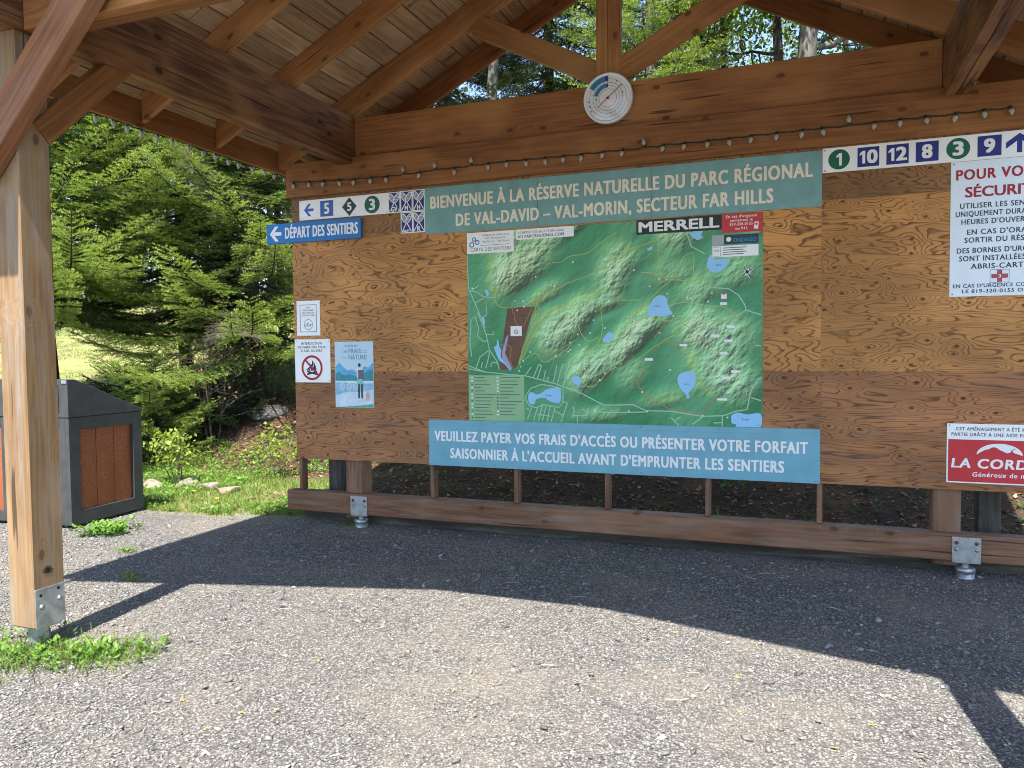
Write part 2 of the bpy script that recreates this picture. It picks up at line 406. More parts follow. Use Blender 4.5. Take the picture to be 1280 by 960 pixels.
def bolts_on(parent, pts, axis, mat, r=0.013):
    for c in pts:
        c = Vector(c); a = Vector(axis)
        G = Geo(); G.tube([c, c+a*0.002, c+a*0.010, c+a*0.0101], [r*1.25, r*1.25, r*0.8, 0.0005], 6)
        b = link('bolt', G.mesh(), mat, None, c); child_world(b, parent)
def plate(name, x0, x1, y0, y1, z0, z1, parent, mat=STEEL):
    o = box_obj(name, x0, x1, y0, y1, z0, z1, mat, None, 0.002); child_world(o, parent); return o
def front_post(x):
    w = 0.0925
    s = 1 if x < RX else -1
    p = post(x, YF); xe = x + s*w
    plate('post_base', min(xe, xe+s*0.006), max(xe, xe+s*0.006), YF-0.088, YF+0.088, 0.122, 0.335, p)
    plate('post_base', min(x-s*w, x-s*(w+.006)), max(x-s*w, x-s*(w+.006)), YF-0.088, YF+0.088, 0.122, 0.335, p)
    plate('post_base', x-w, x+w, YF-0.07, YF+0.07, 0.113, 0.123, p)
    bolts_on(p, [(xe+s*0.006, YF-0.05, 0.235), (xe+s*0.006, YF+0.055, 0.255)], (s, 0, 0), BOLT)
    for yy, zz in ((YF-0.055, 0.298), (YF+0.05, 0.312)):
        h = Geo(); h.tube([(xe+s*0.0062, yy, zz), (xe+s*0.0072, yy, zz)], [0.009, 0.0001], 10)
        o = link('bolt_hole', h.mesh(), HOLE, None, (xe, yy, zz)); child_world(o, p)
    G = Geo(); G.tube([(x, YF, -0.06), (x, YF, 0.075)], [0.056, 0.056], 24); G.tube([(x, YF, 0.07), (x, YF, 0.112)], [0.052, 0.052], 24)
    o = link('screw_pile', G.mesh(), STEEL, None, (x, YF, 0)); child_world(o, p)
    return p
fp = front_post(XL-0.065); front_post(XR-0.10)
def post_knot(cy, cz, r):
    px_ = XL-0.065+0.0925+0.0008; rr = random.Random(2)
    for k_, m_ in ((1.0, paint('knot_brown', (0.10, 0.055, 0.028), 0.8)), (0.55, HOLE)):
        pts = [(px_+0.0006*(1.6-k_), cy+r*k_*rr.uniform(0.7, 1.2)*math.cos(t), cz+r*k_*rr.uniform(0.6, 1.0)*math.sin(t)) for t in np.linspace(0, 2*math.pi, 15)[:-1]]
        o = link('knot', mesh_from(pts, [list(range(14))]), m_, None, (px_, cy, cz)); child_world(o, fp)
post_knot(YF-0.005, 0.425, 0.030)
for x in (XL-0.015, XR-0.008):
    p = post(x, YB+0.02, 0.06)
# side beams (two plies), front and back beams
for x in (XL, XR):
    for dx in (-0.037, 0.037):
        beam('side_beam', (x+dx, 2.20, 3.49), (x+dx, 6.68, 3.49), 0.415, 0.070, DARKBEAM, shelter)
for yy in (YF-0.037, YF+0.037):
    beam('front_beam', (XL+0.078, yy, 3.475), (XR-0.078, yy, 3.475), 0.40, 0.070, STAIN, shelter)
BEAMY = 6.045
beam('back_beam', (XL+0.075, BEAMY, 3.49), (XR-0.075, BEAMY, 3.49), 0.405, 0.075, STAIN, shelter)
# truss members above the back beam
def rafter(y, th, dep, mat, side, name='rafter', tail=True):
    """rafter in the x-z plane: underside along zraf, plumb cut at eave and ridge"""
    s = 1 if side < 0 else -1
    eave = RX - s*(RX+4.615); ridge = RX - s*0.012
    X = Vector((s*math.cos(PITCH), 0, math.sin(PITCH))); L = abs(ridge-eave)/math.cos(PITCH)
    t = math.tan(PITCH)
    poly = [(0, 0), (L, 0), (L+dep*t, dep), (dep*t, dep)]
    return timber(name, (eave, y, zraf(eave)), X, (0, 0, 1), poly, th, mat, shelter, 0.003)
for side in (-1, 1):
    for y in (2.94, 3.66, 4.43, 5.20): rafter(y, 0.042, 0.19, RAFTER, side)
    for y in (6.012, 6.052): rafter(y, 0.038, 0.19, RAFTER, side)
    rafter(2.20, 0.042, 0.19, STAIN, side, 'barge_rafter'); rafter(6.68, 0.042, 0.19, STAIN, side, 'barge_rafter')
# king posts and webs on both end trusses
for yk in (6.035, YF):
    zt = zraf(RX)
    beam('king_post', (RX-0.0485, yk, 3.70), (RX-0.0485, yk, zt), 0.094, 0.085, RAFTER, shelter, (1, 0, 0))
    beam('king_post', (RX+0.0485, yk, 3.70), (RX+0.0485, yk, zt), 0.094, 0.085, RAFTER, shelter, (1, 0, 0))
    for s in (-1, 1):
        a = Vector((RX+s*0.11, yk, 3.80)); b = Vector((RX+s*1.145, yk, 4.335))
        d = (b-a).normalized(); L = (b-a).length; ang = math.atan2(d.z, abs(d.x))
        timber('truss_web', a, d, (0, 0, 1), [(-0.02, -0.085), (L-0.02, -0.085), (L+0.075, 0.085), (-0.08, 0.085)], 0.078, RAFTER, shelter)
beam('ridge_board', (RX, 2.2, zraf(RX)+0.09), (RX, 6.68, zraf(RX)+0.09), 0.2, 0.022, RAFTER, shelter)
# eave fascia and knee braces
for s, xe in ((-1, -4.638), (1, 2*RX+4.638)):
    beam('eave_fascia', (xe, 2.16, 3.385), (xe, 6.72, 3.385), 0.20, 0.038, STAIN, shelter)
    xp = XL if s < 0 else XR
    beam('knee_brace', (xp, YF+0.04, 2.78), (xp, YF+0.62, 3.36), 0.135, 0.09, STAIN, shelter)
for s, xp in ((1, XL-0.065), (-1, XR-0.10)):
    a = Vector((xp-s*0.13, YF-0.145, 2.56)); b = Vector((xp+s*0.82, YF-0.145, 3.51))
    beam('front_brace', a, b, 0.19, 0.09, BRACEW, shelter)
# roof deck of boards, then shingles
for side in (-1, 1):
    s = 1 if side < 0 else -1
    eave = RX - s*(RX+4.66); up = Vector((-s*math.sin(PITCH), 0, math.cos(PITCH)))
    X = Vector((s*math.cos(PITCH), 0, math.sin(PITCH)))
    L = abs(RX-eave)/math.cos(PITCH) + 0.103
    base = Vector((eave, 2.12, zraf(eave))) + up*(0.19+0.0135)
    w = 0.178; n = int(L/w)+1
    for i in range(n):
        c = base + X*(w*(i+0.5))
        ww = w-0.008
        if (i+1)*w > L: c = base + X*((w*i+L)/2); ww = L-w*i
        cut = random.uniform(1.2, 3.6)
        for y0, y1 in ((0, cut-0.003), (cut+0.003, 4.62)):
            timber('roof_board', c+Vector((0, y0, 0)), (0, 1, 0), up, [(0, -0.0095), (y1-y0, -0.0095), (y1-y0, 0.0095), (0, 0.0095)], ww, DECKW, shelter, 0.002)
    b2 = base + up*0.013 - X*0.03
    timber('shingle_roof', b2, X, up, [(0, 0), (L+0.04, 0), (L+0.04-0.02*math.tan(PITCH), 0.02), (0, 0.02)], 4.66, ROOFM, shelter, 0).location += Vector((0, 2.31, 0))

# ------------------------------------------------------------------ notice board (plywood on studs)
PX0, PX1 = -4.478, 1.565
board = thing('notice_board', 'large brown plywood notice board on studs across the back of the shelter', 'notice board', (RX, 6.02, 0))
def ply(x0, x1, z0, z1, mat):
    timber('plywood_panel', (x0, 6.008, (z0+z1)/2), (1, 0, 0), (0, 0, 1), [(0.0, -(z1-z0)/2), (x1-x0, -(z1-z0)/2), (x1-x0, (z1-z0)/2), (0.0, (z1-z0)/2)], 0.016, mat, board, 0.0012)
cuts = [PX0, -2.268, 0.116, PX1]
for a, b in zip(cuts[:-1], cuts[1:]):
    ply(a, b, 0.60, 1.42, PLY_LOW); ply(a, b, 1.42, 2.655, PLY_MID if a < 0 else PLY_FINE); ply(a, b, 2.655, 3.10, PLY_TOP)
beam('header_fascia', (-4.51, 5.979, 3.188), (1.60, 5.979, 3.188), 0.312, 0.038, STAIN, board)
beam('sill', (-4.565, 6.022, 0.206), (1.66, 6.022, 0.206), 0.185, 0.14, SILLW, board, bev=0.007)
for x in (-4.452, -3.064, -2.272, -1.483, -0.687, 0.116, 1.545):
    beam('stud', (x, 6.0625, 0.30), (x, 6.0625, 3.05), 0.038, 0.085, SILLW, board, (1, 0, 0))
for x in (-3.775, 1.05):
    b = box_obj('bracket', x-0.088, x+0.088, 5.944, 5.951, 0.105, 0.285, STEEL, board, 0.002)
    bolts_on(b, [(x-0.06, 5.944, 0.245), (x+0.06, 5.944, 0.245)], (0, -1, 0), RUSTB, 0.011)
    bolts_on(b, [(x-0.062, 5.944, 0.20), (x+0.062, 5.944, 0.20)], (0, -1, 0), BOLT, 0.011)
    G = Geo(); G.tube([(x, 5.985, -0.05), (x, 5.985, 0.03), (x, 5.985, 0.0302)], [0.058, 0.058, 0.0], 20)
    G.tube([(x, 5.985, 0.034), (x, 5.985, 0.0342), (x, 5.985, 0.070), (x, 5.985, 0.0702)], [0.0, 0.064, 0.064, 0.0], 6)
    G.tube([(x, 5.985, 0.07), (x, 5.985, 0.115)], [0.024, 0.024], 12)
    link('levelling_foot', G.mesh(), STEEL, board, (x, 5.985, 0))
for x, w in ((-4.235, 0.14), (1.245, 0.14)):
    beam('rear_post', (x, 6.33, -0.1), (x, 6.33, 2.6), w, 0.14, GREYW, board, (1, 0, 0))
beam('ground_timber', (-4.50, 6.19, 0.035), (1.5, 6.19, 0.035), 0.10, 0.09, GREYW, board)
# print of the trail map and the bulb positions, in metres on the board
LAKES=[[[-0.915,1.358],[-0.901,1.397],[-0.848,1.421],[-0.791,1.418],[-0.775,1.378],[-0.78,1.32],[-0.81,1.277],[-0.829,1.252],[-0.821,1.219],[-0.843,1.212],[-0.848,1.242],[-0.886,1.281],[-0.905,1.319]],[[-2.147,1.207],[-2.135,1.244],[-2.097,1.244],[-2.075,1.229],[-2.031,1.24],[-1.987,1.271],[-1.922,1.287],[-1.868,1.278],[-1.858,1.231],[-1.869,1.165],[-1.923,1.164],[-1.966,1.179],[-1.999,1.204],[-2.042,1.198],[-2.075,1.188],[-2.092,1.151],[-2.12,1.145],[-2.142,1.171]],[[-1.772,1.365],[-1.74,1.381],[-1.703,1.378],[-1.69,1.35],[-1.698,1.315],[-1.709,1.299],[-1.73,1.319],[-1.761,1.335]],[[-1.194,1.84],[-1.152,1.863],[-1.137,1.912],[-1.108,1.979],[-1.064,2.012],[-1.02,2.01],[-0.996,1.985],[-0.986,1.936],[-0.962,1.887],[-0.953,1.868],[-1.02,1.85],[-1.098,1.857],[-1.157,1.844]],[[-0.684,2.277],[-0.661,2.314],[-0.643,2.275],[-0.524,2.264],[-0.56,2.205],[-0.606,2.17],[-0.652,2.177],[-0.689,2.211]],[[-0.829,2.48],[-0.773,2.495],[-0.722,2.492],[-0.735,2.46],[-0.722,2.44],[-0.763,2.424],[-0.792,2.444]],[[-1.151,2.379],[-1.107,2.394],[-1.112,2.372],[-1.136,2.364]],[[-1.509,1.677],[-1.478,1.716],[-1.448,1.736],[-1.417,1.71],[-1.438,1.676],[-1.463,1.651],[-1.494,1.657]],[[-0.512,1.085],[-0.466,1.109],[-0.394,1.097],[-0.297,1.103],[-0.299,0.997],[-0.466,0.996],[-0.475,1.019],[-0.507,1.028]],[[-2.452,1.627],[-2.423,1.648],[-2.422,1.696],[-2.406,1.669],[-2.4,1.627],[-2.384,1.595],[-2.384,1.532],[-2.328,1.5],[-2.295,1.437],[-2.312,1.432],[-2.351,1.479],[-2.407,1.522]],[[-2.526,2.111],[-2.503,2.111],[-2.49,2.073],[-2.51,2.058]],[[-2.558,1.873],[-2.535,1.872],[-2.53,1.824],[-2.547,1.819]]]
BROWN=[[-2.323,1.958],[-2.085,1.956],[-2.102,1.913],[-2.239,1.468],[-2.273,1.437],[-2.403,1.432],[-2.354,1.763]]
LAV=[[-2.361,1.637],[-2.337,1.71],[-2.314,1.731],[-2.332,1.647],[-2.35,1.574],[-2.284,1.442],[-2.306,1.432],[-2.379,1.532],[-2.372,1.606]]
ROADS=[[[-2.685,1.443],[-2.535,1.416],[-2.318,1.395],[-2.173,1.385],[-1.9,1.318],[-1.836,1.293],[-1.688,1.243],[-1.501,1.15],[-1.399,1.151]],[[-1.399,1.151],[-1.268,1.158],[-1.159,1.111],[-0.954,1.11],[-0.725,1.075],[-0.567,1.084],[-0.476,1.119],[-0.394,1.134],[-0.372,1.266],[-0.323,1.356],[-0.296,1.375]],[[-1.399,1.091],[-1.159,1.101]],[[-1.584,1.093],[-1.399,1.091]],[[-2.679,2.409],[-2.692,2.304],[-2.676,2.122],[-2.62,2.004],[-2.564,1.875],[-2.53,1.789]],[[-2.598,1.927],[-2.519,1.734],[-2.492,1.607],[-2.419,1.5],[-2.402,1.437]],[[-2.655,1.544],[-2.671,1.673],[-2.657,1.864],[-2.621,1.89],[-2.588,1.788],[-2.6,1.725],[-2.549,1.676],[-2.508,1.681]],[[-2.519,1.734],[-2.45,1.733],[-2.45,1.759]],[[-2.691,1.469],[-2.535,1.416]],[[-2.615,1.448],[-2.579,1.544],[-2.486,1.607]],[[-2.528,1.448],[-2.504,1.522],[-2.486,1.607]],[[-2.569,1.448],[-2.557,1.501]],[[-2.482,1.458],[-2.465,1.501],[-2.419,1.49]],[[-2.677,2.112],[-2.607,2.099],[-2.538,2.054],[-2.435,2.04]],[[-2.525,2.19],[-2.491,2.157],[-2.433,2.26],[-2.421,2.301],[-2.416,2.238],[-2.491,2.157]],[[-2.653,2.111],[-2.583,2.151]],[[-2.62,2.004],[-2.538,2.043]],[[-2.558,1.875],[-2.511,1.905],[-2.516,1.979]],[[-2.163,1.228],[-2.118,1.281],[-2.03,1.313],[-1.9,1.293],[-1.842,1.273],[-1.842,1.17],[-1.88,1.123],[-2.01,1.147],[-2.076,1.12],[-2.131,1.129],[-2.169,1.186],[-2.163,1.228]],[[-2.12,1.114],[-2.154,1.019]],[[-2.065,1.12],[-2.099,1.012]],[[-2.021,1.138],[-2.055,1.011]],[[-1.988,1.142],[-2.022,1.01]],[[-1.95,1.14],[-1.984,1.006]],[[-1.913,1.117],[-1.946,1.005]],[[-1.805,1.16],[-1.86,1.005]],[[-2.164,1.108],[-2.142,1.108]],[[-1.837,1.17],[-1.805,1.16]],[[-1.918,1.097],[-1.838,1.057]],[[-2.167,1.39],[-2.117,1.458]],[[-2.096,1.374],[-2.051,1.478]],[[-2.051,1.478],[-2.024,1.468]],[[-2.024,1.468],[-2.063,1.364]],[[-2.008,1.354],[-1.991,1.432]],[[-1.922,1.334],[-1.894,1.473]],[[-1.889,1.324],[-1.845,1.478]],[[-1.841,1.303],[-1.781,1.528]],[[-1.976,1.344],[-1.965,1.375]],[[-1.787,1.477],[-1.766,1.467]],[[-1.836,1.293],[-1.704,1.264]],[[-1.758,1.059],[-1.647,1.061]],[[-1.647,1.061],[-1.626,1.128]],[[-1.684,1.116],[-1.647,1.097]],[[-1.757,1.135],[-1.747,1.1]],[[-1.747,1.1],[-1.763,1.038]],[[-1.721,1.054],[-1.721,1.003]],[[-2.065,1.065],[-1.946,1.05]],[[-0.963,1.061],[-0.905,0.999]],[[-0.929,1.042],[-0.891,1.067]],[[-0.576,1.079],[-0.576,0.997]],[[-0.641,1.026],[-0.576,1.031]],[[-0.725,1.071],[-0.801,1.011]],[[-0.367,1.224],[-0.296,1.202]],[[-0.337,1.618],[-0.297,1.611]],[[-0.652,2.059],[-0.532,2.045],[-0.46,1.995],[-0.414,1.919],[-0.405,1.881],[-0.294,1.841]],[[-0.405,1.881],[-0.477,1.836]],[[-0.848,2.5],[-0.81,2.379],[-0.707,2.316]]]
YEL=[[[-2.263,2.418],[-2.141,2.36],[-2.131,2.297],[-2.198,2.239],[-2.355,2.162],[-2.424,2.081],[-2.425,1.997],[-2.335,1.953],[-2.178,1.969],[-2.002,2.046]],[[-2.002,2.046],[-1.873,2.102],[-1.767,2.148],[-1.62,2.192],[-1.476,2.275],[-1.394,2.34]],[[-2.423,2.123],[-2.447,2.04]],[[-1.925,2.308],[-1.839,2.313],[-1.786,2.351],[-1.629,2.373],[-1.526,2.446],[-1.394,2.517]],[[-2.068,1.986],[-1.982,1.881],[-1.874,1.96],[-1.684,1.964],[-1.579,2.031],[-1.497,2.087]],[[-2.068,1.966],[-2.08,1.894],[-2.026,1.779]],[[-2.069,1.912],[-2.114,1.758],[-2.182,1.604],[-2.227,1.479]],[[-2.047,1.911],[-2.092,1.758],[-2.165,1.603],[-2.216,1.489]],[[-2.086,1.882],[-2.125,1.758],[-2.199,1.583],[-2.222,1.479]],[[-2.025,1.911],[-2.048,1.788],[-2.148,1.614],[-2.194,1.51]],[[-1.394,2.354],[-1.294,2.387],[-1.097,2.434],[-1.058,2.451],[-1.063,2.345],[-1.049,2.229],[-1.039,2.17],[-0.972,2.129],[-0.924,2.175],[-0.886,2.278],[-0.829,2.323],[-0.791,2.321],[-0.782,2.159],[-0.698,2.127],[-0.652,2.059]],[[-1.394,2.324],[-1.244,2.394]],[[-1.296,1.857],[-1.196,1.933],[-1.098,2.018],[-0.972,2.119]],[[-1.396,1.989],[-1.275,1.985],[-1.206,1.982]],[[-1.195,2.197],[-1.117,2.193],[-1.039,2.161]],[[-0.972,2.129],[-0.848,2.124],[-0.698,2.127]],[[-0.982,1.927],[-0.886,1.953],[-0.763,1.939],[-0.661,1.917],[-0.55,1.904],[-0.477,1.836]],[[-0.924,1.842],[-0.848,1.773],[-0.791,1.752],[-0.698,1.798],[-0.477,1.821],[-0.464,1.858]],[[-1.397,1.655],[-1.336,1.734],[-1.236,1.801],[-1.147,1.857],[-1.069,1.826],[-0.953,1.814],[-0.905,1.851]],[[-1.307,1.466],[-1.197,1.535],[-1.079,1.622],[-0.924,1.717],[-0.915,1.765],[-0.848,1.782],[-0.81,1.849]],[[-1.518,1.897],[-1.509,1.747],[-1.551,1.637],[-1.644,1.558],[-1.687,1.467],[-1.687,1.406],[-1.761,1.401],[-1.782,1.355]],[[-1.551,1.627],[-1.397,1.655]],[[-1.687,1.396],[-1.667,1.325],[-1.604,1.295],[-1.531,1.346],[-1.469,1.416],[-1.398,1.456]],[[-1.81,1.905],[-1.726,1.842],[-1.695,1.75],[-1.633,1.669],[-1.54,1.697]],[[-2.183,1.515],[-2.072,1.571],[-2.007,1.499],[-1.899,1.544],[-1.813,1.6],[-1.749,1.68]]]
ORG=[[[-2.29,1.952],[-2.262,1.888],[-2.257,1.846],[-2.224,1.794]],[[-2.101,1.946],[-2.146,1.865],[-2.18,1.793]],[[-2.355,2.162],[-2.22,2.198],[-2.198,2.239]],[[-2.123,1.967],[-2.002,2.046],[-1.948,2.125],[-1.958,2.187]],[[-1.218,1.298],[-1.168,1.249],[-1.129,1.18],[-1.06,1.181],[-0.983,1.129],[-0.848,1.107],[-0.725,1.08]],[[-0.725,1.08],[-0.692,1.148],[-0.664,1.197]],[[-1.108,1.563],[-1.021,1.65],[-0.905,1.639],[-0.791,1.647],[-0.754,1.699],[-0.716,1.646],[-0.651,1.607]],[[-1.218,1.298],[-1.227,1.357],[-1.188,1.397],[-1.217,1.466]],[[-2.273,1.442],[-2.305,1.521],[-2.293,1.615],[-2.338,1.642],[-2.383,1.642]],[[-1.156,2.195],[-1.068,2.143],[-1.001,2.12]],[[-1.089,1.671],[-1.069,1.719],[-1.011,1.786]]]
LABS=[[[-0.546,1.769],[-0.488,1.749]],[[-0.66,1.702],[-0.599,1.683]],[[-0.563,1.663],[-0.502,1.644]],[[-0.898,1.633],[-0.839,1.614]],[[-0.597,1.569],[-0.539,1.55]],[[-0.513,1.43],[-0.451,1.411]],[[-0.579,1.382],[-0.52,1.364]],[[-1.168,1.525],[-1.105,1.505]],[[-0.617,1.216],[-0.54,1.199]],[[-2.297,1.8],[-2.197,1.717]],[[-0.594,1.945],[-0.543,1.923]],[[-0.587,2.009],[-0.546,1.97]]]
DOTS=[[-1.75,2.306],[-2.071,2.2],[-1.943,2.127],[-1.91,2.12],[-2.375,2.109],[-2.175,1.959],[-2.236,1.931],[-2.188,1.888],[-1.454,2.104],[-1.453,1.979],[-1.484,2.313],[-2.644,2.13],[-1.565,1.902],[-2.258,2.008],[-2.183,2.005],[-2.188,1.886],[-1.581,1.833],[-1.488,1.768],[-1.782,1.788],[-1.759,1.752],[-1.778,1.655],[-1.701,1.637],[-1.67,1.598],[-1.776,1.597],[-1.795,1.582],[-1.992,1.73],[-1.977,1.661],[-2.123,1.582],[-2.186,1.508],[-1.899,1.544],[-1.798,1.368],[-1.49,1.406],[-1.531,1.351],[-1.714,1.722],[-1.609,1.731],[-1.574,1.105],[-1.658,1.442],[-2.211,1.461],[-2.222,1.426],[-1.052,1.721],[-1.254,1.823],[-0.945,1.85],[-1.19,1.257],[-0.971,1.434],[-0.62,1.567],[-0.723,1.082],[-0.538,1.07],[-1.298,1.105],[-1.149,1.104],[-1.129,2.087],[-1.253,2.219],[-1.054,2.142],[-0.837,1.986],[-0.812,1.981],[-0.684,1.954],[-0.65,1.883],[-0.656,2.016],[-0.991,2.025]]
BULBS=[[-4.418,3.154,0.0],[-4.241,3.118,0.0],[-4.085,3.125,0.0],[-3.923,3.124,0.0],[-3.758,3.110,0.0],[-3.586,3.113,0.0],[-3.432,3.114,0.0],[-3.257,3.148,1.0],[-3.101,3.109,0.0],[-2.953,3.179,1.0],[-2.777,3.143,0.0],[-2.617,3.209,1.0],[-2.463,3.127,0.0],[-2.299,3.128,0.0],[-2.135,3.124,0.0],[-1.969,3.122,0.0],[-1.808,3.130,0.0],[-1.656,3.119,0.0],[-1.482,3.125,0.0],[-1.329,3.125,0.0],[-1.157,3.184,1.0],[-1.009,3.132,0.0],[-0.851,3.126,0.0],[-0.681,3.119,0.0],[-0.531,3.146,0.0],[-0.366,3.122,0.0],[-0.192,3.120,0.0],[-0.016,3.121,0.0],[0.112,3.142,0.0],[0.289,3.208,1.0],[0.455,3.130,0.0],[0.613,3.131,0.0],[0.768,3.117,0.0],[0.952,3.140,0.0],[1.113,3.140,0.0],[1.266,3.141,0.0]]
# screws that hold the plywood to its studs
for x in (-4.452, -3.064, -2.258, -0.687, 0.128, 0.70, 1.545):
    for z in (0.66, 1.05, 1.385, 1.47, 1.86, 2.25, 2.60):
        xx = x+random.uniform(-0.006, 0.006)
        G = Geo(); G.tube([(xx, 6.0005, z), (xx, 5.9990, z), (xx, 5.9989, z)], [0.0055, 0.0045, 0.0002], 8)
        link('plywood_screw', G.mesh(), RUSTB, board, (xx, 6.0, z))
# ------------------------------------------------------------------ printing helpers (flat lettering and shapes on sign faces)
_cap = None
def text_mesh(s, bold, space=1.0):
    cu = bpy.data.curves.new('t', 'FONT'); cu.body = s; cu.size = 1.0; cu.offset = bold; cu.resolution_u = 3; cu.space_character = space
    o = bpy.data.objects.new('t', cu); COL.objects.link(o)
    dg = bpy.context.evaluated_depsgraph_get(); dg.update()
    me = bpy.data.meshes.new_from_object(o.evaluated_get(dg), depsgraph=dg)
    bpy.data.objects.remove(o); bpy.data.curves.remove(cu)
    co = np.empty(len(me.vertices)*3, np.float32); me.vertices.foreach_get('co', co)
    return me, co.reshape(-1, 3)
def cap_height():
    global _cap
    if _cap is None:
        me, co = text_mesh('H', 0); _cap = float(co[:, 1].max()-co[:, 1].min()); bpy.data.meshes.remove(me)
    return _cap
def text(s, parent, x0, x1, zb, cap, mat, y, bold=0.0, name='lettering', shear=0.0):
    """flat lettering; heavier weights are shifted copies, each a hair in front of the last"""
    me, co = text_mesh(s, 0.0, 1.0 if len(s) < 9 else 1.13)
    tris = []
    me.calc_loop_triangles()
    T = np.empty(len(me.loop_triangles)*3, np.int32); me.loop_triangles.foreach_get('vertices', T); T = T.reshape(-1, 3)
    bpy.data.meshes.remove(me)
    a, b = co[:, 0].min(), co[:, 0].max(); sz = cap/cap_height(); h = bold*sz
    sx = (x1-x0-2*h)/(b-a)
    sh = [(0, 0)] if bold == 0 else [(0, 0), (-h, -h*0.5), (h, h*0.5), (-h, h*0.5), (h, -h*0.5)]
    V, F = [], []
    for i, (dx, dz) in enumerate(sh):
        o = np.empty_like(co)
        o[:, 0] = x0+h + (co[:, 0]-a)*sx + co[:, 1]*sz*shear + dx; o[:, 1] = y-0.00006*i; o[:, 2] = zb + co[:, 1]*sz + dz
        q = o[T.ravel()].reshape(-1, 3, 3).copy(); q[:, :, 1] -= (np.arange(len(T)) % 5)[:, None]*0.00001
        F.append(np.arange(len(T)*3).reshape(-1, 3)+len(T)*3*i); V.append(q.reshape(-1, 3))
    return link(name, np_mesh(np.concatenate(V), np.concatenate(F)), mat, parent)
def numeral_one(parent, x0, x1, zb, cap, mat, y):
    w = x1-x0; return flat([(x1-w*0.52, zb), (x1, zb), (x1, zb+cap), (x1-w*0.46, zb+cap), (x0, zb+cap*0.80), (x0, zb+cap*0.62), (x1-w*0.52, zb+cap*0.74)], parent, mat, y, 'lettering')
def flat(pts, parent, mat, y, name='print'):
    a = 0.0
    for (x, z), (x2, z2) in zip(pts, pts[1:]+pts[:1]): a += x*z2 - x2*z
    if a < 0: pts = pts[::-1]
    bm = bmesh.new(); f = bm.faces.new([bm.verts.new((x, y, z)) for x, z in pts]); f.normal_update()
    bmesh.ops.triangulate(bm, faces=bm.faces[:])
    me = bpy.data.meshes.new('m'); bm.to_mesh(me); bm.free()
    return link(name, me, mat, parent)
def rect(x0, x1, z0, z1, parent, mat, y, name='print'): return flat([(x0, z0), (x1, z0), (x1, z1), (x0, z1)], parent, mat, y, name)
def disc_pts(cx, cz, r, n=40, rz=None):
    rz = rz or r
    return [(cx+r*math.cos(i*2*math.pi/n), cz+rz*math.sin(i*2*math.pi/n)) for i in range(n)]
def disc(cx, cz, r, parent, mat, y, name='print', rz=None): return flat(disc_pts(cx, cz, r, 40, rz), parent, mat, y, name)
def stroke_geo(G, pts, w, y, closed=False):
    P = np.array(pts, float); n = len(P)
    if closed: T = np.roll(P, -1, 0)-np.roll(P, 1, 0)
    else: T = np.gradient(P, axis=0)
    T /= np.linalg.norm(T, axis=1)[:, None]+1e-9; N = np.stack([-T[:, 1], T[:, 0]], 1)*w/2
    A, B = P+N, P-N
    V = np.concatenate([np.stack([A[:, 0], np.full(n, y), A[:, 1]], 1), np.stack([B[:, 0], np.full(n, y), B[:, 1]], 1)])
    m = n if closed else n-1
    i = np.arange(m); j = (i+1) % n
    G.add(V, np.stack([n+i, n+j, j, i], 1))
def smooth_line(pts, k=5):
    if len(pts) < 3: return pts
    P = np.array(pts, float); out = []
    for i in range(len(P)-1):
        p0, p1, p2, p3 = P[max(i-1, 0)], P[i], P[i+1], P[min(i+2, len(P)-1)]
        for t in np.arange(k)/k:
            out.append(0.5*((2*p1)+(-p0+p2)*t+(2*p0-5*p1+4*p2-p3)*t*t+(-p0+3*p1-3*p2+p3)*t**3))
    out.append(P[-1]); return [tuple(q) for q in out]
def strokes(lines, w, parent, mat, y, name, sm=True, wob=0.0):
    G = Geo(); rng = random.Random(5)
    for L in lines:
        L2 = smooth_line(L) if sm else L
        if wob: L2 = [(x+rng.uniform(-wob, wob), z+rng.uniform(-wob, wob)) for x, z in L2]
        stroke_geo(G, L2, w, y-0.000012*(G.n % 9))
    return link(name, G.mesh(), mat, parent)
def ring(cx, cz, r, w, parent, mat, y, name='print', rz=None):
    G = Geo(); stroke_geo(G, disc_pts(cx, cz, r, 48, rz), w, y, True); return link(name, G.mesh(), mat, parent)
def arrow_left(cx, cz, L, H, w, parent, mat, y, name='arrow'):
    G = Geo(); x0 = cx-L/2
    stroke_geo(G, [(x0+w*0.5, cz), (cx+L/2, cz)], w, y)
    for s in (-1, 1):
        P = [(x0, cz), (x0+w*1.15, cz), (x0+H/2*0.85+w*1.15, cz+s*H/2), (x0+H/2*0.85, cz+s*H/2)]
        if s < 0: P = P[::-1]
        G.add([(p[0], y-0.0002*(s+2), p[1]) for p in P], [[0, 1, 2, 3]])
    return link(name, G.mesh(), mat, parent)
def sign(name, label, cat, x0, x1, z0, z1, mat, y0=5.996, y1=6.0, group=None):
    o = box_obj(name, x0, x1, y0, y1, z0, z1, mat, None, 0.0008)
    return props(o, label, cat, group)
def screws(parent, pts, y, r=0.007):
    for x, z in pts:
        G = Geo(); G.tube([(x, y, z), (x, y-0.003, z), (x, y-0.0031, z)], [r, r*0.8, 0.0002], 8); link('screw', G.mesh(), BOLT, parent)

# ------------------------------------------------------------------ signs on the board
F1 = 5.9952   # print on the face of a sign
F2 = 5.9946; F3 = 5.9940; F4 = 5.9934
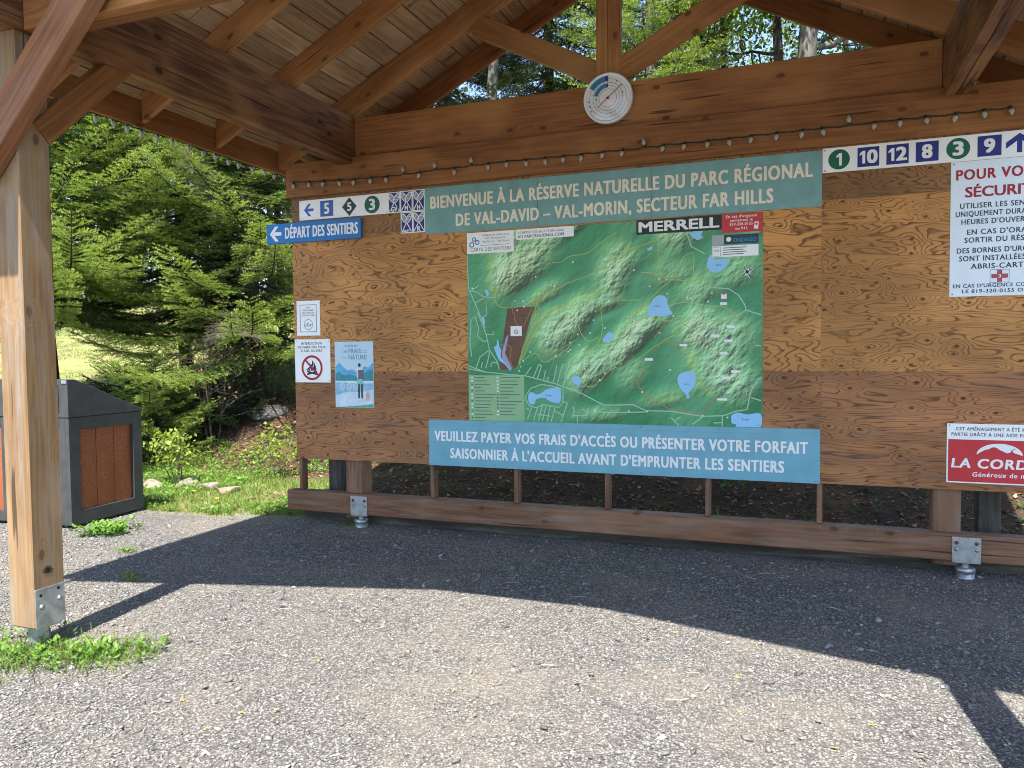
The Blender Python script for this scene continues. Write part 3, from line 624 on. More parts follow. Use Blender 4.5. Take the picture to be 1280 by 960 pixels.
# welcome banner
s = sign('welcome_sign', 'long teal banner with cream lettering welcoming to the nature reserve', 'sign', -3.083, 0.117, 2.613, 3.012, TEAL, 5.995)
text('BIENVENUE À LA RÉSERVE NATURELLE DU PARC RÉGIONAL', s, -3.03, 0.055, 2.832, 0.100, CREAM, 5.9935, 0.030)
text('DE VAL-DAVID – VAL-MORIN, SECTEUR FAR HILLS', s, -2.79, -0.215, 2.667, 0.100, CREAM, 5.9935, 0.030)
strokes([[(-2.05, 2.613), (-2.05, 3.012)], [(-1.115, 2.613), (-1.115, 3.012)]], 0.004, s, GREYT, 5.9940, 'panel_joint', False)
screws(s, [(x, z) for x in (-3.06, -2.45, -2.08, -1.5, -1.09, -0.45, 0.09) for z in (2.632, 2.993)], 5.995)
# pay-your-fee banner
s = sign('fee_sign', 'light blue banner below the map asking visitors to pay access fees', 'sign', -3.076, 0.117, 0.597, 0.998, SKYB, 5.994)
text("VEUILLEZ PAYER VOS FRAIS D'ACCÈS OU PRÉSENTER VOTRE FORFAIT", s, -3.02, 0.035, 0.815, 0.084, LETW, 5.9925, 0.032)
text("SAISONNIER À L'ACCUEIL AVANT D'EMPRUNTER LES SENTIERS", s, -2.87, -0.13, 0.668, 0.084, LETW, 5.9925, 0.032)
screws(s, [(x, z) for x in (-3.05, -2.45, -1.85, -1.2, -0.6, 0.09) for z in (0.615, 0.98)], 5.994)
strokes([[(-3.0, 0.955), (0.08, 0.955)]], 0.004, s, TEAL, 5.9934, 'fold_line', False)
# arrow strip with trail numbers
s = sign('trail_number_sign', 'white strip with a blue left arrow and trail numbers 5, 5 and 3', 'sign', -4.39, -3.447, 2.822, 3.004, WHITE)
arrow_left(-4.285, 2.913, 0.105, 0.115, 0.026, s, MIDB, F1)
rect(-4.16, -4.02, 2.842, 2.986, s, MIDB, F1, 'square_marker'); text('5', s, -4.118, -4.062, 2.868, 0.094, LETW, F2, 0.035)
flat([(-3.925, 2.912), (-3.848, 2.828), (-3.772, 2.912), (-3.848, 2.996)], s, SLATE, F1, 'diamond_marker'); text('5', s, -3.872, -3.824, 2.878, 0.070, LETW, F2, 0.035)
disc(-3.612, 2.912, 0.078, s, GREEN, F1, 'round_marker'); text('3', s, -3.645, -3.580, 2.866, 0.094, LETW, F2, 0.035)
screws(s, [(-4.375, 2.838), (-4.375, 2.99), (-3.465, 2.838)], 5.996, 0.005)
# snowshoe squares
WEB = paint('print_pale_blue', (0.30, 0.34, 0.46), 0.4, 0.3, 0, 0.25, 60)
def snowshoe_tag(x0, x1, z0, z1, letter, label):
    t = sign('snowshoe_sign', label, 'trail marker', x0, x1, z0, z1, WHITE, group='blue snowshoe markers beside the welcome banner')
    e = 0.008
    w = x1-x0; cx = (x0+x1)/2; h = z1-z0; cz = (z0+z1)/2
    rect(x0+e, x1-e, z0+e, z1-e, t, NAVY, F1, 'blue_ground')
    G = Geo()
    for sgn in (-1, 1):
        # head with lattice at the top corner, tail crossing to the opposite bottom corner
        yq = F2-0.0002*sgn
        hc = np.array((cx+sgn*w*0.185, cz+h*0.20)); tl = np.array((cx-sgn*w*0.40, z0+e+0.006)); d = unit(hc-tl); v = np.array((d[1], -d[0]))
        def q(a, b): return tuple(hc+d*a+v*b)
        a_, b_ = h*0.24, w*0.175
        stroke_geo(G, [q(a_*math.cos(t_), b_*math.sin(t_)) for t_ in np.arange(28)*2*math.pi/28], 0.0075, yq, True)
        flat([q(a_*math.cos(t_), b_*math.sin(t_)) for t_ in np.arange(28)*2*math.pi/28], t, WEB, yq+0.0001, 'snowshoe_web')
        for fr in (-0.35, 0.35):
            hw = b_*math.sqrt(1-fr*fr); stroke_geo(G, [q(a_*fr-0.006, -hw*0.9), q(a_*fr+0.008, hw*0.9)], 0.0035, yq)
        stroke_geo(G, [q(-a_*0.9, 0), tuple(tl)], 0.0085, yq)
    link('snowshoe_emblem', G.mesh(), LETW, t)
    tw = min(w*0.27*len(letter), w*0.80)
    rect(cx-tw/2-0.006, cx+tw/2+0.006, z0+e+0.001, z0+e+0.048 if len(letter) < 3 else z0+e+0.026, t, NAVY, F3, 'letter_ground')
    text(letter, t, cx-tw/2, cx+tw/2, z0+e+0.004, 0.040 if len(letter) < 3 else 0.018, LETW, F4, 0.04)
snowshoe_tag(-3.446, -3.326, 2.822, 3.004, 'GV', 'blue snowshoe marker lettered GV, leftmost of the top row')
snowshoe_tag(-3.325, -3.205, 2.822, 3.006, 'M', 'blue snowshoe marker lettered M, between the GV and H markers')
snowshoe_tag(-3.204, -3.085, 2.822, 3.008, 'H', 'blue snowshoe marker lettered H, above the R marker')
snowshoe_tag(-3.325, -3.205, 2.636, 2.820, 'RAQUETTE', 'blue snowshoe marker with tiny lettering, below the M marker')
snowshoe_tag(-3.204, -3.085, 2.636, 2.820, 'R', 'blue snowshoe marker lettered R, below the H marker')
# trailhead sign
s = sign('trailhead_sign', 'blue trailhead sign with white left arrow jutting past the board edge', 'sign', -4.741, -3.717, 2.620, 2.803, BLUE, 5.968, 5.999)
arrow_left(-4.640, 2.711, 0.130, 0.140, 0.034, s, LETW, 5.9672)
text('DÉPART DES SENTIERS', s, -4.535, -3.745, 2.664, 0.098, LETW, 5.9672, 0.026)
# small notices
s = sign('small_notice', 'small white framed notice with plant roundel at the board edge', 'notice', -4.444, -4.187, 1.754, 2.078, WHITE)
strokes([[(-4.405, 1.79), (-4.405, 2.04)], [(-4.226, 1.79), (-4.226, 2.04)], [(-4.408, 1.79), (-4.223, 1.79)], [(-4.408, 2.04), (-4.223, 2.04)]], 0.005, s, GREYT, F1, 'border_line', False)
for i, (tx, wd) in enumerate((('SVP', 0.05), ('RAMASSEZ', 0.115), ('LES CROTTES', 0.13), ('DE VOTRE CHIEN', 0.145))):
    text(tx, s, -4.315-wd/2, -4.315+wd/2, 2.008-i*0.024, 0.014, GREYT, F1, 0.01)
ring(-4.315, 1.858, 0.046, 0.004, s, SLATE, F1, 'roundel')
flat([(-4.325, 1.835), (-4.318, 1.835), (-4.315, 1.882), (-4.325, 1.875)], s, SLATE, F1, 'plant_figure'); flat([(-4.348, 1.84), (-4.338, 1.84), (-4.336, 1.866), (-4.345, 1.86)], s, SLATE, F1, 'plant_figure'); flat([(-4.305, 1.84), (-4.296, 1.838), (-4.28, 1.866), (-4.298, 1.858)], s, SLATE, F1, 'plant_figure')
s = sign('fire_ban_sign', 'white sign forbidding open fires with a crossed red ring', 'sign', -4.473, -4.083, 1.318, 1.720, WHITE)
for i, (tx, wd) in enumerate((('INTERDICTION', 0.225), ('DE FAIRE DES FEUX', 0.31), ('À CIEL OUVERT', 0.24))):
    text(tx, s, -4.285-wd/2, -4.285+wd/2, 1.671-i*0.034, 0.021, SLATE, F1, 0.02)
fc = (-4.285, 1.455)
G = Geo()
for dx, hh, ww in ((-0.022, 0.066, 0.020), (0.0, 0.098, 0.024), (0.024, 0.072, 0.020), (0.038, 0.05, 0.012), (-0.038, 0.045, 0.012)):
    b0 = fc[1]-0.03; L = smooth_line([(fc[0]+dx, b0), (fc[0]+dx*1.3-0.008, b0+hh*0.35), (fc[0]+dx*0.7+0.01, b0+hh*0.7), (fc[0]+dx+0.004, b0+hh)])
    P = np.array(L); n = len(P); wv = ww*np.sin(np.linspace(0.5, math.pi, n))*0.5+0.0008
    V = np.concatenate([np.stack([P[:, 0]-wv, np.full(n, F1), P[:, 1]], 1), np.stack([P[:, 0]+wv, np.full(n, F1), P[:, 1]], 1)])
    i = np.arange(n-1); G.add(V, np.stack([i, n+i, n+i+1, i+1], 1))
link('flame_figure', G.mesh(), BLACK, s)
strokes([[(fc[0]-0.055, fc[1]-0.062), (fc[0]+0.055, fc[1]-0.034)], [(fc[0]-0.055, fc[1]-0.034), (fc[0]+0.055, fc[1]-0.062)]], 0.016, s, BLACK, F2, 'log_figure', False)
ring(fc[0], fc[1], 0.106, 0.021, s, DRED, F3, 'ban_ring')
strokes([[(fc[0]-0.072, fc[1]+0.072), (fc[0]+0.072, fc[1]-0.072)]], 0.018, s, DRED, F4, 'ban_bar', False)
screws(s, [(-4.455, 1.70), (-4.10, 1.70), (-4.455, 1.335), (-4.10, 1.335)], 5.996, 0.005)
# poster with lake, hills and hiker
s = sign('nature_poster', 'tall pale blue poster of a hiker by a mountain lake', 'poster', -4.034, -3.626, 1.090, 1.692, paint('poster_sky', (0.50, 0.66, 0.78), 0.4, 0.3, 0, 0.03))
pc = lambda n, c: paint('poster_'+n, c, 0.4, 0.3, 0, 0.10, 14)
hx0, hx1 = -4.030, -3.630
rect(hx0, hx1, 1.13, 1.335, s, pc('water', (0.27, 0.52, 0.68)), 5.9956, 'lake_print')
flat([(hx0, 1.46), (-3.985, 1.500), (-3.94, 1.455), (-3.90, 1.43), (-3.85, 1.44), (-3.80, 1.415), (-3.76, 1.43), (-3.72, 1.47), (-3.68, 1.455), (-3.63, 1.50), (-3.63, 1.34), (hx0, 1.34)], s, pc('far_hill', (0.12, 0.42, 0.68)), F1, 'far_hill_print')
flat([(hx0, 1.40), (-3.99, 1.42), (-3.95, 1.385), (-3.88, 1.395), (-3.80, 1.375), (-3.73, 1.40), (-3.69, 1.43), (-3.63, 1.44), (-3.63, 1.33), (hx0, 1.33)], s, pc('near_hill', (0.045, 0.27, 0.33)), F2, 'near_hill_print')
flat([(hx0, 1.335), (-3.63, 1.335), (-3.63, 1.31), (-3.80, 1.312), (hx0, 1.32)], s, pc('shore', (0.62, 0.78, 0.85)), F3, 'shore_print')
flat([(hx0, 1.20), (-3.90, 1.235), (-3.75, 1.235), (-3.63, 1.26), (-3.63, 1.095), (hx0, 1.095)], s, pc('rock', (0.60, 0.74, 0.85)), F1, 'rock_print')
flat([(-4.02, 1.093), (-3.82, 1.105), (-3.63, 1.125), (-3.63, 1.093)], s, pc('moss', (0.10, 0.42, 0.26)), F2, 'moss_print')
tq = pc('text', (0.10, 0.28, 0.40))
text('RESPIRER', s, -3.925, -3.79, 1.643, 0.020, tq, F1, 0.0); text("L'AIR", s, -3.955, -3.90, 1.590, 0.022, tq, F1); text('FRAIS', s, -3.885, -3.755, 1.585, 0.042, tq, F1, 0.005)
text('DANS LA', s, -3.745, -3.69, 1.605, 0.010, tq, F1); text('GRANDE', s, -3.745, -3.69, 1.588, 0.010, tq, F1); text('POUR LA', s, -3.95, -3.895, 1.540, 0.010, tq, F1); text('NATURE!', s, -3.885, -3.69, 1.530, 0.042, tq, F1, 0.005)
dk = pc('dark', (0.03, 0.035, 0.05)); wc = pc('coat', (0.72, 0.72, 0.68)); sk = pc('skirt', (0.25, 0.50, 0.48)); pk = pc('pack', (0.14, 0.13, 0.16))
hx = -3.765
disc(hx-0.008, 1.478, 0.014, s, dk, F4, 'hiker_print', 0.018); rect(hx-0.036, hx+0.03, 1.36, 1.455, s, wc, F4, 'hiker_print')
rect(hx-0.022, hx+0.036, 1.352, 1.435, s, pk, F4-0.0006, 'hiker_print'); rect(hx-0.030, hx+0.026, 1.305, 1.358, s, sk, F4-0.0003, 'hiker_print')
rect(hx-0.024, hx-0.006, 1.175, 1.31, s, dk, F4, 'hiker_print'); rect(hx+0.008, hx+0.024, 1.175, 1.31, s, dk, F4, 'hiker_print')
flat([(-3.715, 1.155), (-3.672, 1.155), (-3.668, 1.20), (-3.682, 1.25), (-3.700, 1.25), (-3.706, 1.20)], s, pc('dog', (0.66, 0.42, 0.44)), F4, 'dog_print')
for cx in (-3.955, -3.885, -3.815):
    ring(cx, 1.282, 0.026, 0.005, s, LETW, F4-0.0009, 'ban_ring'); strokes([[(cx-0.017, 1.299), (cx+0.017, 1.265)]], 0.006, s, LETW, F4-0.0009, 'ban_bar', False)
# strip with trail numbers, right of the banner
s = sign('long_trail_number_sign', 'long white strip of round green and square blue trail numbers ending in an up arrow', 'sign', 0.119, 1.47, 2.848, 3.022, WHITE)
for cx, tx, kind in ((0.228, '1', 'g'), (0.418, '10', 'b'), (0.603, '12', 'b'), (0.786, '8', 'b'), (0.973, '3', 'g'), (1.157, '9', 'b')):
    if kind == 'g': disc(cx, 2.936, 0.071, s, GREEN, F1, 'round_marker')
    else: rect(cx-0.070, cx+0.070, 2.868, 3.004, s, NAVY, F1, 'square_marker')
    w = {'1': 0.034, '10': 0.112, '12': 0.112}.get(tx, 0.066)
    if tx[0] == '1':
        numeral_one(s, cx-w/2, cx-w/2+0.036, 2.892, 0.088, LETW, F2)
        if len(tx) > 1: text(tx[1], s, cx-w/2+0.046, cx+w/2+0.004, 2.893, 0.088, LETW, F2, 0.045)
    else: text(tx, s, cx-w/2, cx+w/2, 2.893, 0.088, LETW, F2, 0.045)
G = Geo(); ax = 1.33
stroke_geo(G, [(ax, 2.875), (ax, 2.975)], 0.03, F1)
for q in (-1, 1):
    P = [(ax, 3.003), (ax+q*0.078, 2.945), (ax+q*0.078, 2.905), (ax, 2.964)]
    if q > 0: P = P[::-1]
    G.add([(p[0], F1-0.0003*(q+2), p[1]) for p in P], [[0, 1, 2, 3]])
link('arrow', G.mesh(), NAVY, s)
screws(s, [(0.135, 2.862), (0.135, 3.006), (1.455, 2.862), (1.455, 3.006)], 5.996, 0.006)
# safety sign
SX0, SX1 = 0.932, 1.545; sc = (SX0+SX1)/2
s = sign('safety_sign', 'white safety rules sign with dark red heading and a red cross', 'sign', SX0, SX1, 1.932, 2.846, paint('sign_pale', (0.74, 0.82, 0.90), 0.35, 0.4, 0, 0.03))
for tx, wd, zb, cap, m, bd in (('POUR VOTRE', 0.55, 2.722, 0.066, DRED, 0.03), ('SÉCURITÉ', 0.44, 2.603, 0.066, DRED, 0.03),
        ('UTILISER LES SENTIERS', 0.50, 2.528, 0.034, SLATE, 0.02), ('UNIQUEMENT DURANT LES', 0.55, 2.474, 0.034, SLATE, 0.02), ("HEURES D'OUVERTURE", 0.48, 2.420, 0.034, SLATE, 0.02),
        ("EN CAS D'ORAGE", 0.41, 2.350, 0.034, SLATE, 0.02), ('SORTIR DU RÉSEAU', 0.44, 2.296, 0.034, SLATE, 0.02),
        ("DES BORNES D'URGENCE", 0.53, 2.226, 0.034, SLATE, 0.02), ('SONT INSTALLÉES AUX', 0.50, 2.172, 0.034, SLATE, 0.02), ('ABRIS-CARTES', 0.36, 2.118, 0.034, SLATE, 0.02),
        ("EN CAS D'URGENCE COMPOSEZ", 0.57, 1.992, 0.024, SLATE, 0.02), ('LE 819-320-0155 OU 911', 0.46, 1.955, 0.024, SLATE, 0.02)):
    text(tx, s, sc-wd/2, sc+wd/2, zb, cap, m, F1, bd)
cx, cz = sc-0.01, 2.064
G = Geo(); stroke_geo(G, [(cx-0.055, cz-0.043), (cx+0.055, cz-0.043), (cx+0.055, cz+0.043), (cx-0.055, cz+0.043)], 0.003, F1, True); link('cross_frame', G.mesh(), SLATE, s)
flat([(cx-.015, cz-.04), (cx+.015, cz-.04), (cx+.015, cz-.014), (cx+.048, cz-.014), (cx+.048, cz+.014), (cx+.015, cz+.014), (cx+.015, cz+.04), (cx-.015, cz+.04), (cx-.015, cz+.014), (cx-.048, cz+.014), (cx-.048, cz-.014), (cx-.015, cz-.014)], s, CROSS, F1, 'red_cross')
text('3', s, cx-0.008, cx+0.008, cz-0.011, 0.021, LETW, F2, 0.03)
screws(s, [(0.95, 2.83), (0.95, 1.95), (1.53, 2.83), (1.53, 1.95)], 5.996, 0.006)
# sponsor sign
s = sign('sponsor_sign', 'red and white sponsor sign with a mountain arc logo', 'sign', 0.930, 1.56, 0.652, 1.062, WHITE)
rect(0.939, 1.551, 0.661, 0.953, s, RED, F1, 'red_ground')
text("CET AMÉNAGEMENT A ÉTÉ RÉALISÉ EN", s, 0.985, 1.53, 1.016, 0.022, GREYT, F1, 0.02); text('PARTIE GRÂCE À UNE AIDE FINANCIÈRE', s, 0.958, 1.535, 0.978, 0.022, GREYT, F1, 0.02)
text('LA CORDÉE', s, 0.958, 1.52, 0.759, 0.062, LETW, F2, 0.035, shear=0.12); text('Généreux de nature', s, 1.085, 1.50, 0.700, 0.030, LETW, F2, 0.02, shear=0.12)
ac = (1.245, 0.845)
outer = [(ac[0]+0.135*math.cos(t), 0.852+0.078*math.sin(t)) for t in np.linspace(0.0, math.pi, 24)]
inner = [(1.14, 0.875), (1.165, 0.888), (1.185, 0.892), (1.20, 0.905), (1.225, 0.905), (1.25, 0.885), (1.265, 0.88), (1.285, 0.866), (1.31, 0.872), (1.315, 0.89), (1.325, 0.873), (1.345, 0.862)]
G = Geo(); n = 24; o_ = np.array(outer)[::-1]; ix = np.linspace(0, len(inner)-1, n); ii = np.array(inner)
inn = np.stack([np.interp(ix, np.arange(len(inner)), ii[:, 0]), np.interp(ix, np.arange(len(inner)), ii[:, 1])], 1); inn[0] = o_[0]; inn[-1] = o_[-1]
V = np.concatenate([np.stack([o_[:, 0], np.full(n, F2), o_[:, 1]], 1), np.stack([inn[:, 0], np.full(n, F2), inn[:, 1]], 1)]); i = np.arange(n-1)
G.add(V, np.stack([n+i, n+i+1, i+1, i], 1)); link('mountain_logo', G.mesh(), LETW, s)
screws(s, [(0.944, 1.05), (0.944, 0.666), (1.545, 1.05), (1.545, 0.666)], 5.996, 0.005)

# ------------------------------------------------------------------ the trail map
MX0, MX1, MZ0, MZ1 = -2.690, -0.286, 0.999, 2.600
def relief():
    nx, nz = 480, 320
    x = np.linspace(MX0, MX1, nx); z = np.linspace(MZ0, MZ1, nz); X, Z = np.meshgrid(x, z)
    U, W = X-MX0, Z-MZ0
    ca, sa = math.cos(math.radians(50)), math.sin(math.radians(50))
    A, B = (U*ca+W*sa), (-U*sa+W*ca)
    hgt = 0.0
    for qx, qy, la, lb, amp, rot in ((640, 302, 38, 24, .8, 30), (662, 338, 62, 26, 1.1, 36), (640, 345, 30, 24, .8, 40), (706, 420, 38, 26, 1.0, 52), (738, 398, 32, 17, 1.0, 62), (778, 358, 28, 22, .8, 30), (770, 385, 30, 12, .7, 20), (802, 428, 66, 18, 1.2, 44),
            (744, 468, 40, 24, 1.0, 42), (800, 470, 30, 20, .5, 40), (788, 335, 32, 24, .7, 40), (868, 305, 55, 22, .6, 32), (720, 292, 90, 15, .6, 32), (850, 300, 20, 34, .5, 0), (905, 425, 34, 52, .9, 80), (915, 475, 34, 42, 1.1, 60), (925, 350, 38, 26, .6, 20), (880, 372, 34, 18, .5, 10), (850, 352, 34, 16, .5, 15), (880, 410, 20, 40, .5, 0), (840, 500, 50, 12, .3, 10), (762, 520, 40, 10, .4, 5), (940, 300, 16, 30, .4, 30), (900, 280, 40, 14, .5, 30), (690, 372, 40, 12, .5, 30)):
        px, pz, la, lb = (qx-583)/154.0, (531-qy)/150.0, 0.72*la/154.0, 1.05*lb/154.0
        c, s_ = math.cos(math.radians(rot)), math.sin(math.radians(rot))
        a = (U-px)*c+(W-pz)*s_; b = -(U-px)*s_+(W-pz)*c
        hgt = hgt - 0.45*amp*np.exp(-(a/(la*0.85))**2-((b+lb*0.95)/(lb*0.42))**2)
        hgt = hgt + amp*np.exp(-((a/la)**2+(b/lb)**2)**1.3)
    rid = 1-np.abs(2*fbm(A*5.0, B*7.0, 2, 4, 0.5)-1)
    n2 = fbm(A*11, B*17, 8, 5, 0.62)
    top = np.clip(hgt, 0, 1.2)
    full = 0.040*hgt*(0.8+0.3*rid) + (n2-0.5)*0.040*(0.22+0.9*top)
    dx, dz = x[1]-x[0], z[1]-z[0]
    gz, gx = np.gradient(full, dz, dx)
    sl_ = np.clip(gx*0.62-gz*0.78, -0.62, 0.60)
    tone = fbm(U*2.2, W*2.2, 77, 3)
    def lerp(a, b, t): return a+(b-a)*np.clip(t, 0, 1)[..., None]
    low = lerp(np.array([0.020, 0.175, 0.070]), np.array([0.075, 0.260, 0.125]), sst(0.35, 0.65, tone)+0.35*sst(0.5, 1.2, W))
    col = lerp(low, np.array([0.180, 0.360, 0.170]), top*2.2)
    col = lerp(col, np.array([0.370, 0.470, 0.275]), (top-0.45)*1.3)
    col = lerp(col, np.array([0.300, 0.400, 0.120]), 0.55*sst(0.15, 0.35, top)*sst(0.6, 0.4, top)*sst(0.45, 0.62, tone))
    col = col*np.clip(1+1.35*sl_, 0.12, 1.75)[..., None]
    teal = sst(1.3, 2.3, U)[..., None]*0.35
    col = col*(1-teal) + col*np.array([0.85, 1.02, 1.12])*teal
    col = np.clip(col*np.array([1.12, 1.28, 1.22]), 0.005, 0.85)
    V = np.stack([X, np.full_like(X, 5.9955), Z], -1).reshape(-1, 3)
    i = np.arange(nz-1)[:, None]*nx; j = np.arange(nx-1)[None, :]
    Fq = np.stack([i+j, i+j+1, i+nx+j+1, i+nx+j], -1).reshape(-1, 4)
    me = np_mesh(V, Fq)
    at = me.color_attributes.new('print', 'FLOAT_COLOR', 'POINT')
    rgba = np.concatenate([col.reshape(-1, 3), np.ones((nx*nz, 1))], 1).astype(np.float32); at.data.foreach_set('color', rgba.ravel())
    k_ = NT('map_relief'); c = k_.attr('print', 'Color')
    return me, k_.done(c, 0.35, 0.4)
tm = box_obj('trail_map', MX0, MX1, 5.9958, 6.0, MZ0, MZ1, WHITE, None, 0.0006)
props(tm, 'large green shaded relief map of the trails at the centre of the board', 'map')
me, mm = relief(); link('relief_print', me, mm, tm)
M1, M2, M3, M4, M5 = 5.9951, 5.9947, 5.9943, 5.9939, 5.9935
LAKE = paint('map_lake', (0.27, 0.56, 0.86), 0.35, 0.4, 0, 0.02); ROADM = paint('map_road', (0.36, 0.58, 0.42), 0.4, 0.3, 0, 0.03)
YELM = paint('map_trail', (0.40, 0.52, 0.13), 0.4, 0.3, 0, 0.08); ORGM = paint('map_orange_trail', (0.48, 0.22, 0.075), 0.4, 0.3, 0, 0.08)
LEG = paint('map_legend', (0.27, 0.48, 0.25), 0.4, 0.3, 0, 0.03); BRN = paint('map_brown', (0.150, 0.075, 0.045), 0.4, 0.3, 0, 0.10, 8); LAVM = paint('map_lavender', (0.36, 0.34, 0.56), 0.4, 0.3, 0, 0.03)
def clampm(L): return [(min(max(x, MX0+0.003), MX1-0.003), min(max(z, MZ0+0.002), MZ1-0.003)) for x, z in L]
flat(clampm(BROWN), tm, BRN, M1, 'closed_area_print')
for L in LAKES: flat(clampm(smooth_line(L+[L[0]], 3)[:-1]), tm, LAKE, M2, 'lake_print')
flat(clampm(LAV), tm, LAVM, M3, 'camp_area_print')
strokes([clampm(L) for L in ROADS], 0.0085, tm, ROADM, M2-0.0002, 'road_print', False)
strokes([clampm(L) for L in YEL], 0.0060, tm, YELM, M3, 'trail_print', True, 0.0035)
strokes([clampm(L) for L in ORG], 0.0060, tm, ORGM, M3-0.0002, 'orange_trail_print', True, 0.0035)
for (x0, z1), (x1, z0) in LABS: rect(x0, x1, z0, z1, tm, LETW, M4, 'map_label')
G = Geo()
for x, z in DOTS: G.add([(x+0.0085*math.cos(t), M4, z+0.0085*math.sin(t)) for t in np.arange(4)*math.pi/2+0.78], [[0, 1, 2, 3]])
link('map_points', G.mesh(), LETW, tm)
for i_, w_ in ((0, 0.07), (1, 0.08), (3, 0.075), (4, 0.06), (8, 0.09)):
    lx = [p[0] for p in LAKES[i_]]; lz = [p[1] for p in LAKES[i_]]
    cx_, cz_ = (min(lx)+max(lx))/2 + (0.04 if i_ == 1 else 0), (min(lz)+max(lz))/2 - (0.02 if i_ == 4 else 0)
    text('Lac', tm, cx_-w_*0.3, cx_+w_*0.3, cz_, 0.014, SLATE, M4, 0.0, 'lake_name')
(bx0, bz1), (bx1, bz0) = LABS[9]; bxc, bzc = (bx0+bx1)/2, (bz0+bz1)/2-0.006
ring(bxc, bzc, 0.017, 0.004, tm, BLACK, M5, 'closed_mark'); strokes([[(bxc-0.011, bzc+0.011), (bxc+0.011, bzc-0.011)]], 0.004, tm, BLACK, M5-0.0002, 'closed_mark', False)
rect(-2.685, -2.18, 1.001, 1.388, tm, LEG, M1-0.0002, 'legend_panel')
rng = random.Random(3); G = Geo(); GB = Geo()
for ci, xl in enumerate((-2.655, -2.42)):
    for r_ in range(13 if ci == 0 else 12):
        z_ = 1.368-r_*0.0285; wl = rng.uniform(0.06, 0.20)
        stroke_geo(G, [(xl+0.022, z_), (min(xl+0.022+wl, -2.19), z_)], 0.0065, M3)
        stroke_geo(G if rng.random() < 0.45 else GB, [(xl-0.008, z_), (xl+0.008, z_)], 0.012, M3)
link('legend_lines', G.mesh(), GREYT, tm); link('legend_symbols', GB.mesh(), LETW, tm)
# compass star
G = Geo(); cs = (-0.398, 2.165)
for i in range(8):
    a = i*math.pi/4+0.35; L = 0.062 if i % 2 == 0 else 0.034
    p = (cs[0]+L*math.cos(a), cs[1]+L*math.sin(a)); q = (cs[0]+0.010*math.cos(a+0.8), cs[1]+0.010*math.sin(a+0.8)); r_ = (cs[0]+0.010*math.cos(a-0.8), cs[1]+0.010*math.sin(a-0.8))
    G.add([(cs[0], M4, cs[1]), (r_[0], M4, r_[1]), (p[0], M4, p[1]), (q[0], M4, q[1])], [[0, 1, 2, 3]])
link('compass_star', G.mesh(), LETW, tm)
strokes([[(cs[0]-0.05*math.cos(a), cs[1]-0.05*math.sin(a)), (cs[0]+0.05*math.cos(a), cs[1]+0.05*math.sin(a))] for a in (0.35+0.12, 0.35+math.pi/2+0.12)], 0.005, tm, BLACK, M5, 'compass_star', False)
flat([(-0.575, 1.998), (-0.545, 2.012), (-0.543, 2.022), (-0.575, 2.008)], tm, RED, M5, 'red_mark')
# panels stuck on the map
rect(-2.688, -2.262, 2.421, 2.598, tm, WHITE, M4, 'title_panel')
for (x_, z_, m_, r_) in ((-2.622, 2.541, MIDB, 0.015), (-2.642, 2.497, GREEN, 0.019), (-2.592, 2.515, BLUE, 0.017)): ring(x_, z_, r_, 0.008, tm, m_, M5, 'round_logo')
for tx, x0_, x1_, z_, cp in (('RÉSERVE NATURELLE DU', -2.545, -2.300, 2.563, 0.014), ('PARC RÉGIONAL DE', -2.522, -2.335, 2.537, 0.014), ('Val-David – Val-Morin', -2.545, -2.300, 2.509, 0.017), ('CARTE DES SENTIERS', -2.655, -2.285, 2.440, 0.028)):
    text(tx, tm, x0_, x1_, z_, cp, GREYT, M5, 0.004)
strokes([[(-2.565, 2.487), (-2.30, 2.487)]], 0.003, tm, GREYT, M5, 'rule_line', False)
rect(-2.239, -1.742, 2.514, 2.598, tm, WHITE, M4, 'ticket_panel')
text('ACHETEZ VOS BILLETS EN LIGNE', tm, -2.225, -1.825, 2.563, 0.018, GREYT, M5, 0.01); text('AU PARCREGIONAL.COM', tm, -2.225, -1.825, 2.527, 0.024, GREYT, M5, 0.02)
rect(-1.232, -0.583, 2.492, 2.604, tm, BLACK, M4, 'black_panel'); text('MERRELL', tm, -1.215, -0.60, 2.512, 0.074, LETW, M5, 0.045)
rect(-0.582, -0.287, 2.463, 2.602, tm, RED, M4-0.0003, 'red_panel')
for tx, x0_, x1_, z_ in (("En cas d'urgence", -0.552, -0.330, 2.574), ('composez le', -0.522, -0.360, 2.545), ('819-320-0155', -0.525, -0.360, 2.515), ('ou 911', -0.485, -0.400, 2.483)): text(tx, tm, x0_, x1_, z_, 0.019, LETW, M5-0.0006, 0.02)
flat([(-0.352, 2.485), (-0.322, 2.48), (-0.316, 2.532), (-0.346, 2.537)], tm, LETW, M5-0.0006, 'phone_figure'); flat([(-0.343, 2.512), (-0.326, 2.509), (-0.324, 2.524), (-0.341, 2.527)], tm, RED, M5-0.0012, 'phone_screen')
rect(-0.655, -0.568, 2.372, 2.452, tm, paint('code_grey', (0.36, 0.40, 0.42), 0.5), M4, 'pale_panel'); rect(-0.566, -0.318, 2.378, 2.448, tm, SLATE, M4, 'app_panel')
disc(-0.532, 2.415, 0.018, tm, LETW, M5, 'app_logo'); text('ONDAGO', tm, -0.500, -0.335, 2.392, 0.028, paint('print_cyan', (0.02, 0.28, 0.42), 0.4), M5, 0.01)
rect(-0.655, -0.318, 2.285, 2.368, tm, WHITE, M4, 'white_panel'); text('ON', tm, -0.640, -0.602, 2.325, 0.018, GREYT, M5, 0.01)
G = Geo()
for i in range(4): stroke_geo(G, [(-0.575, 2.352-i*0.016), (-0.405-0.02*(i % 2), 2.352-i*0.016)], 0.006, M5)
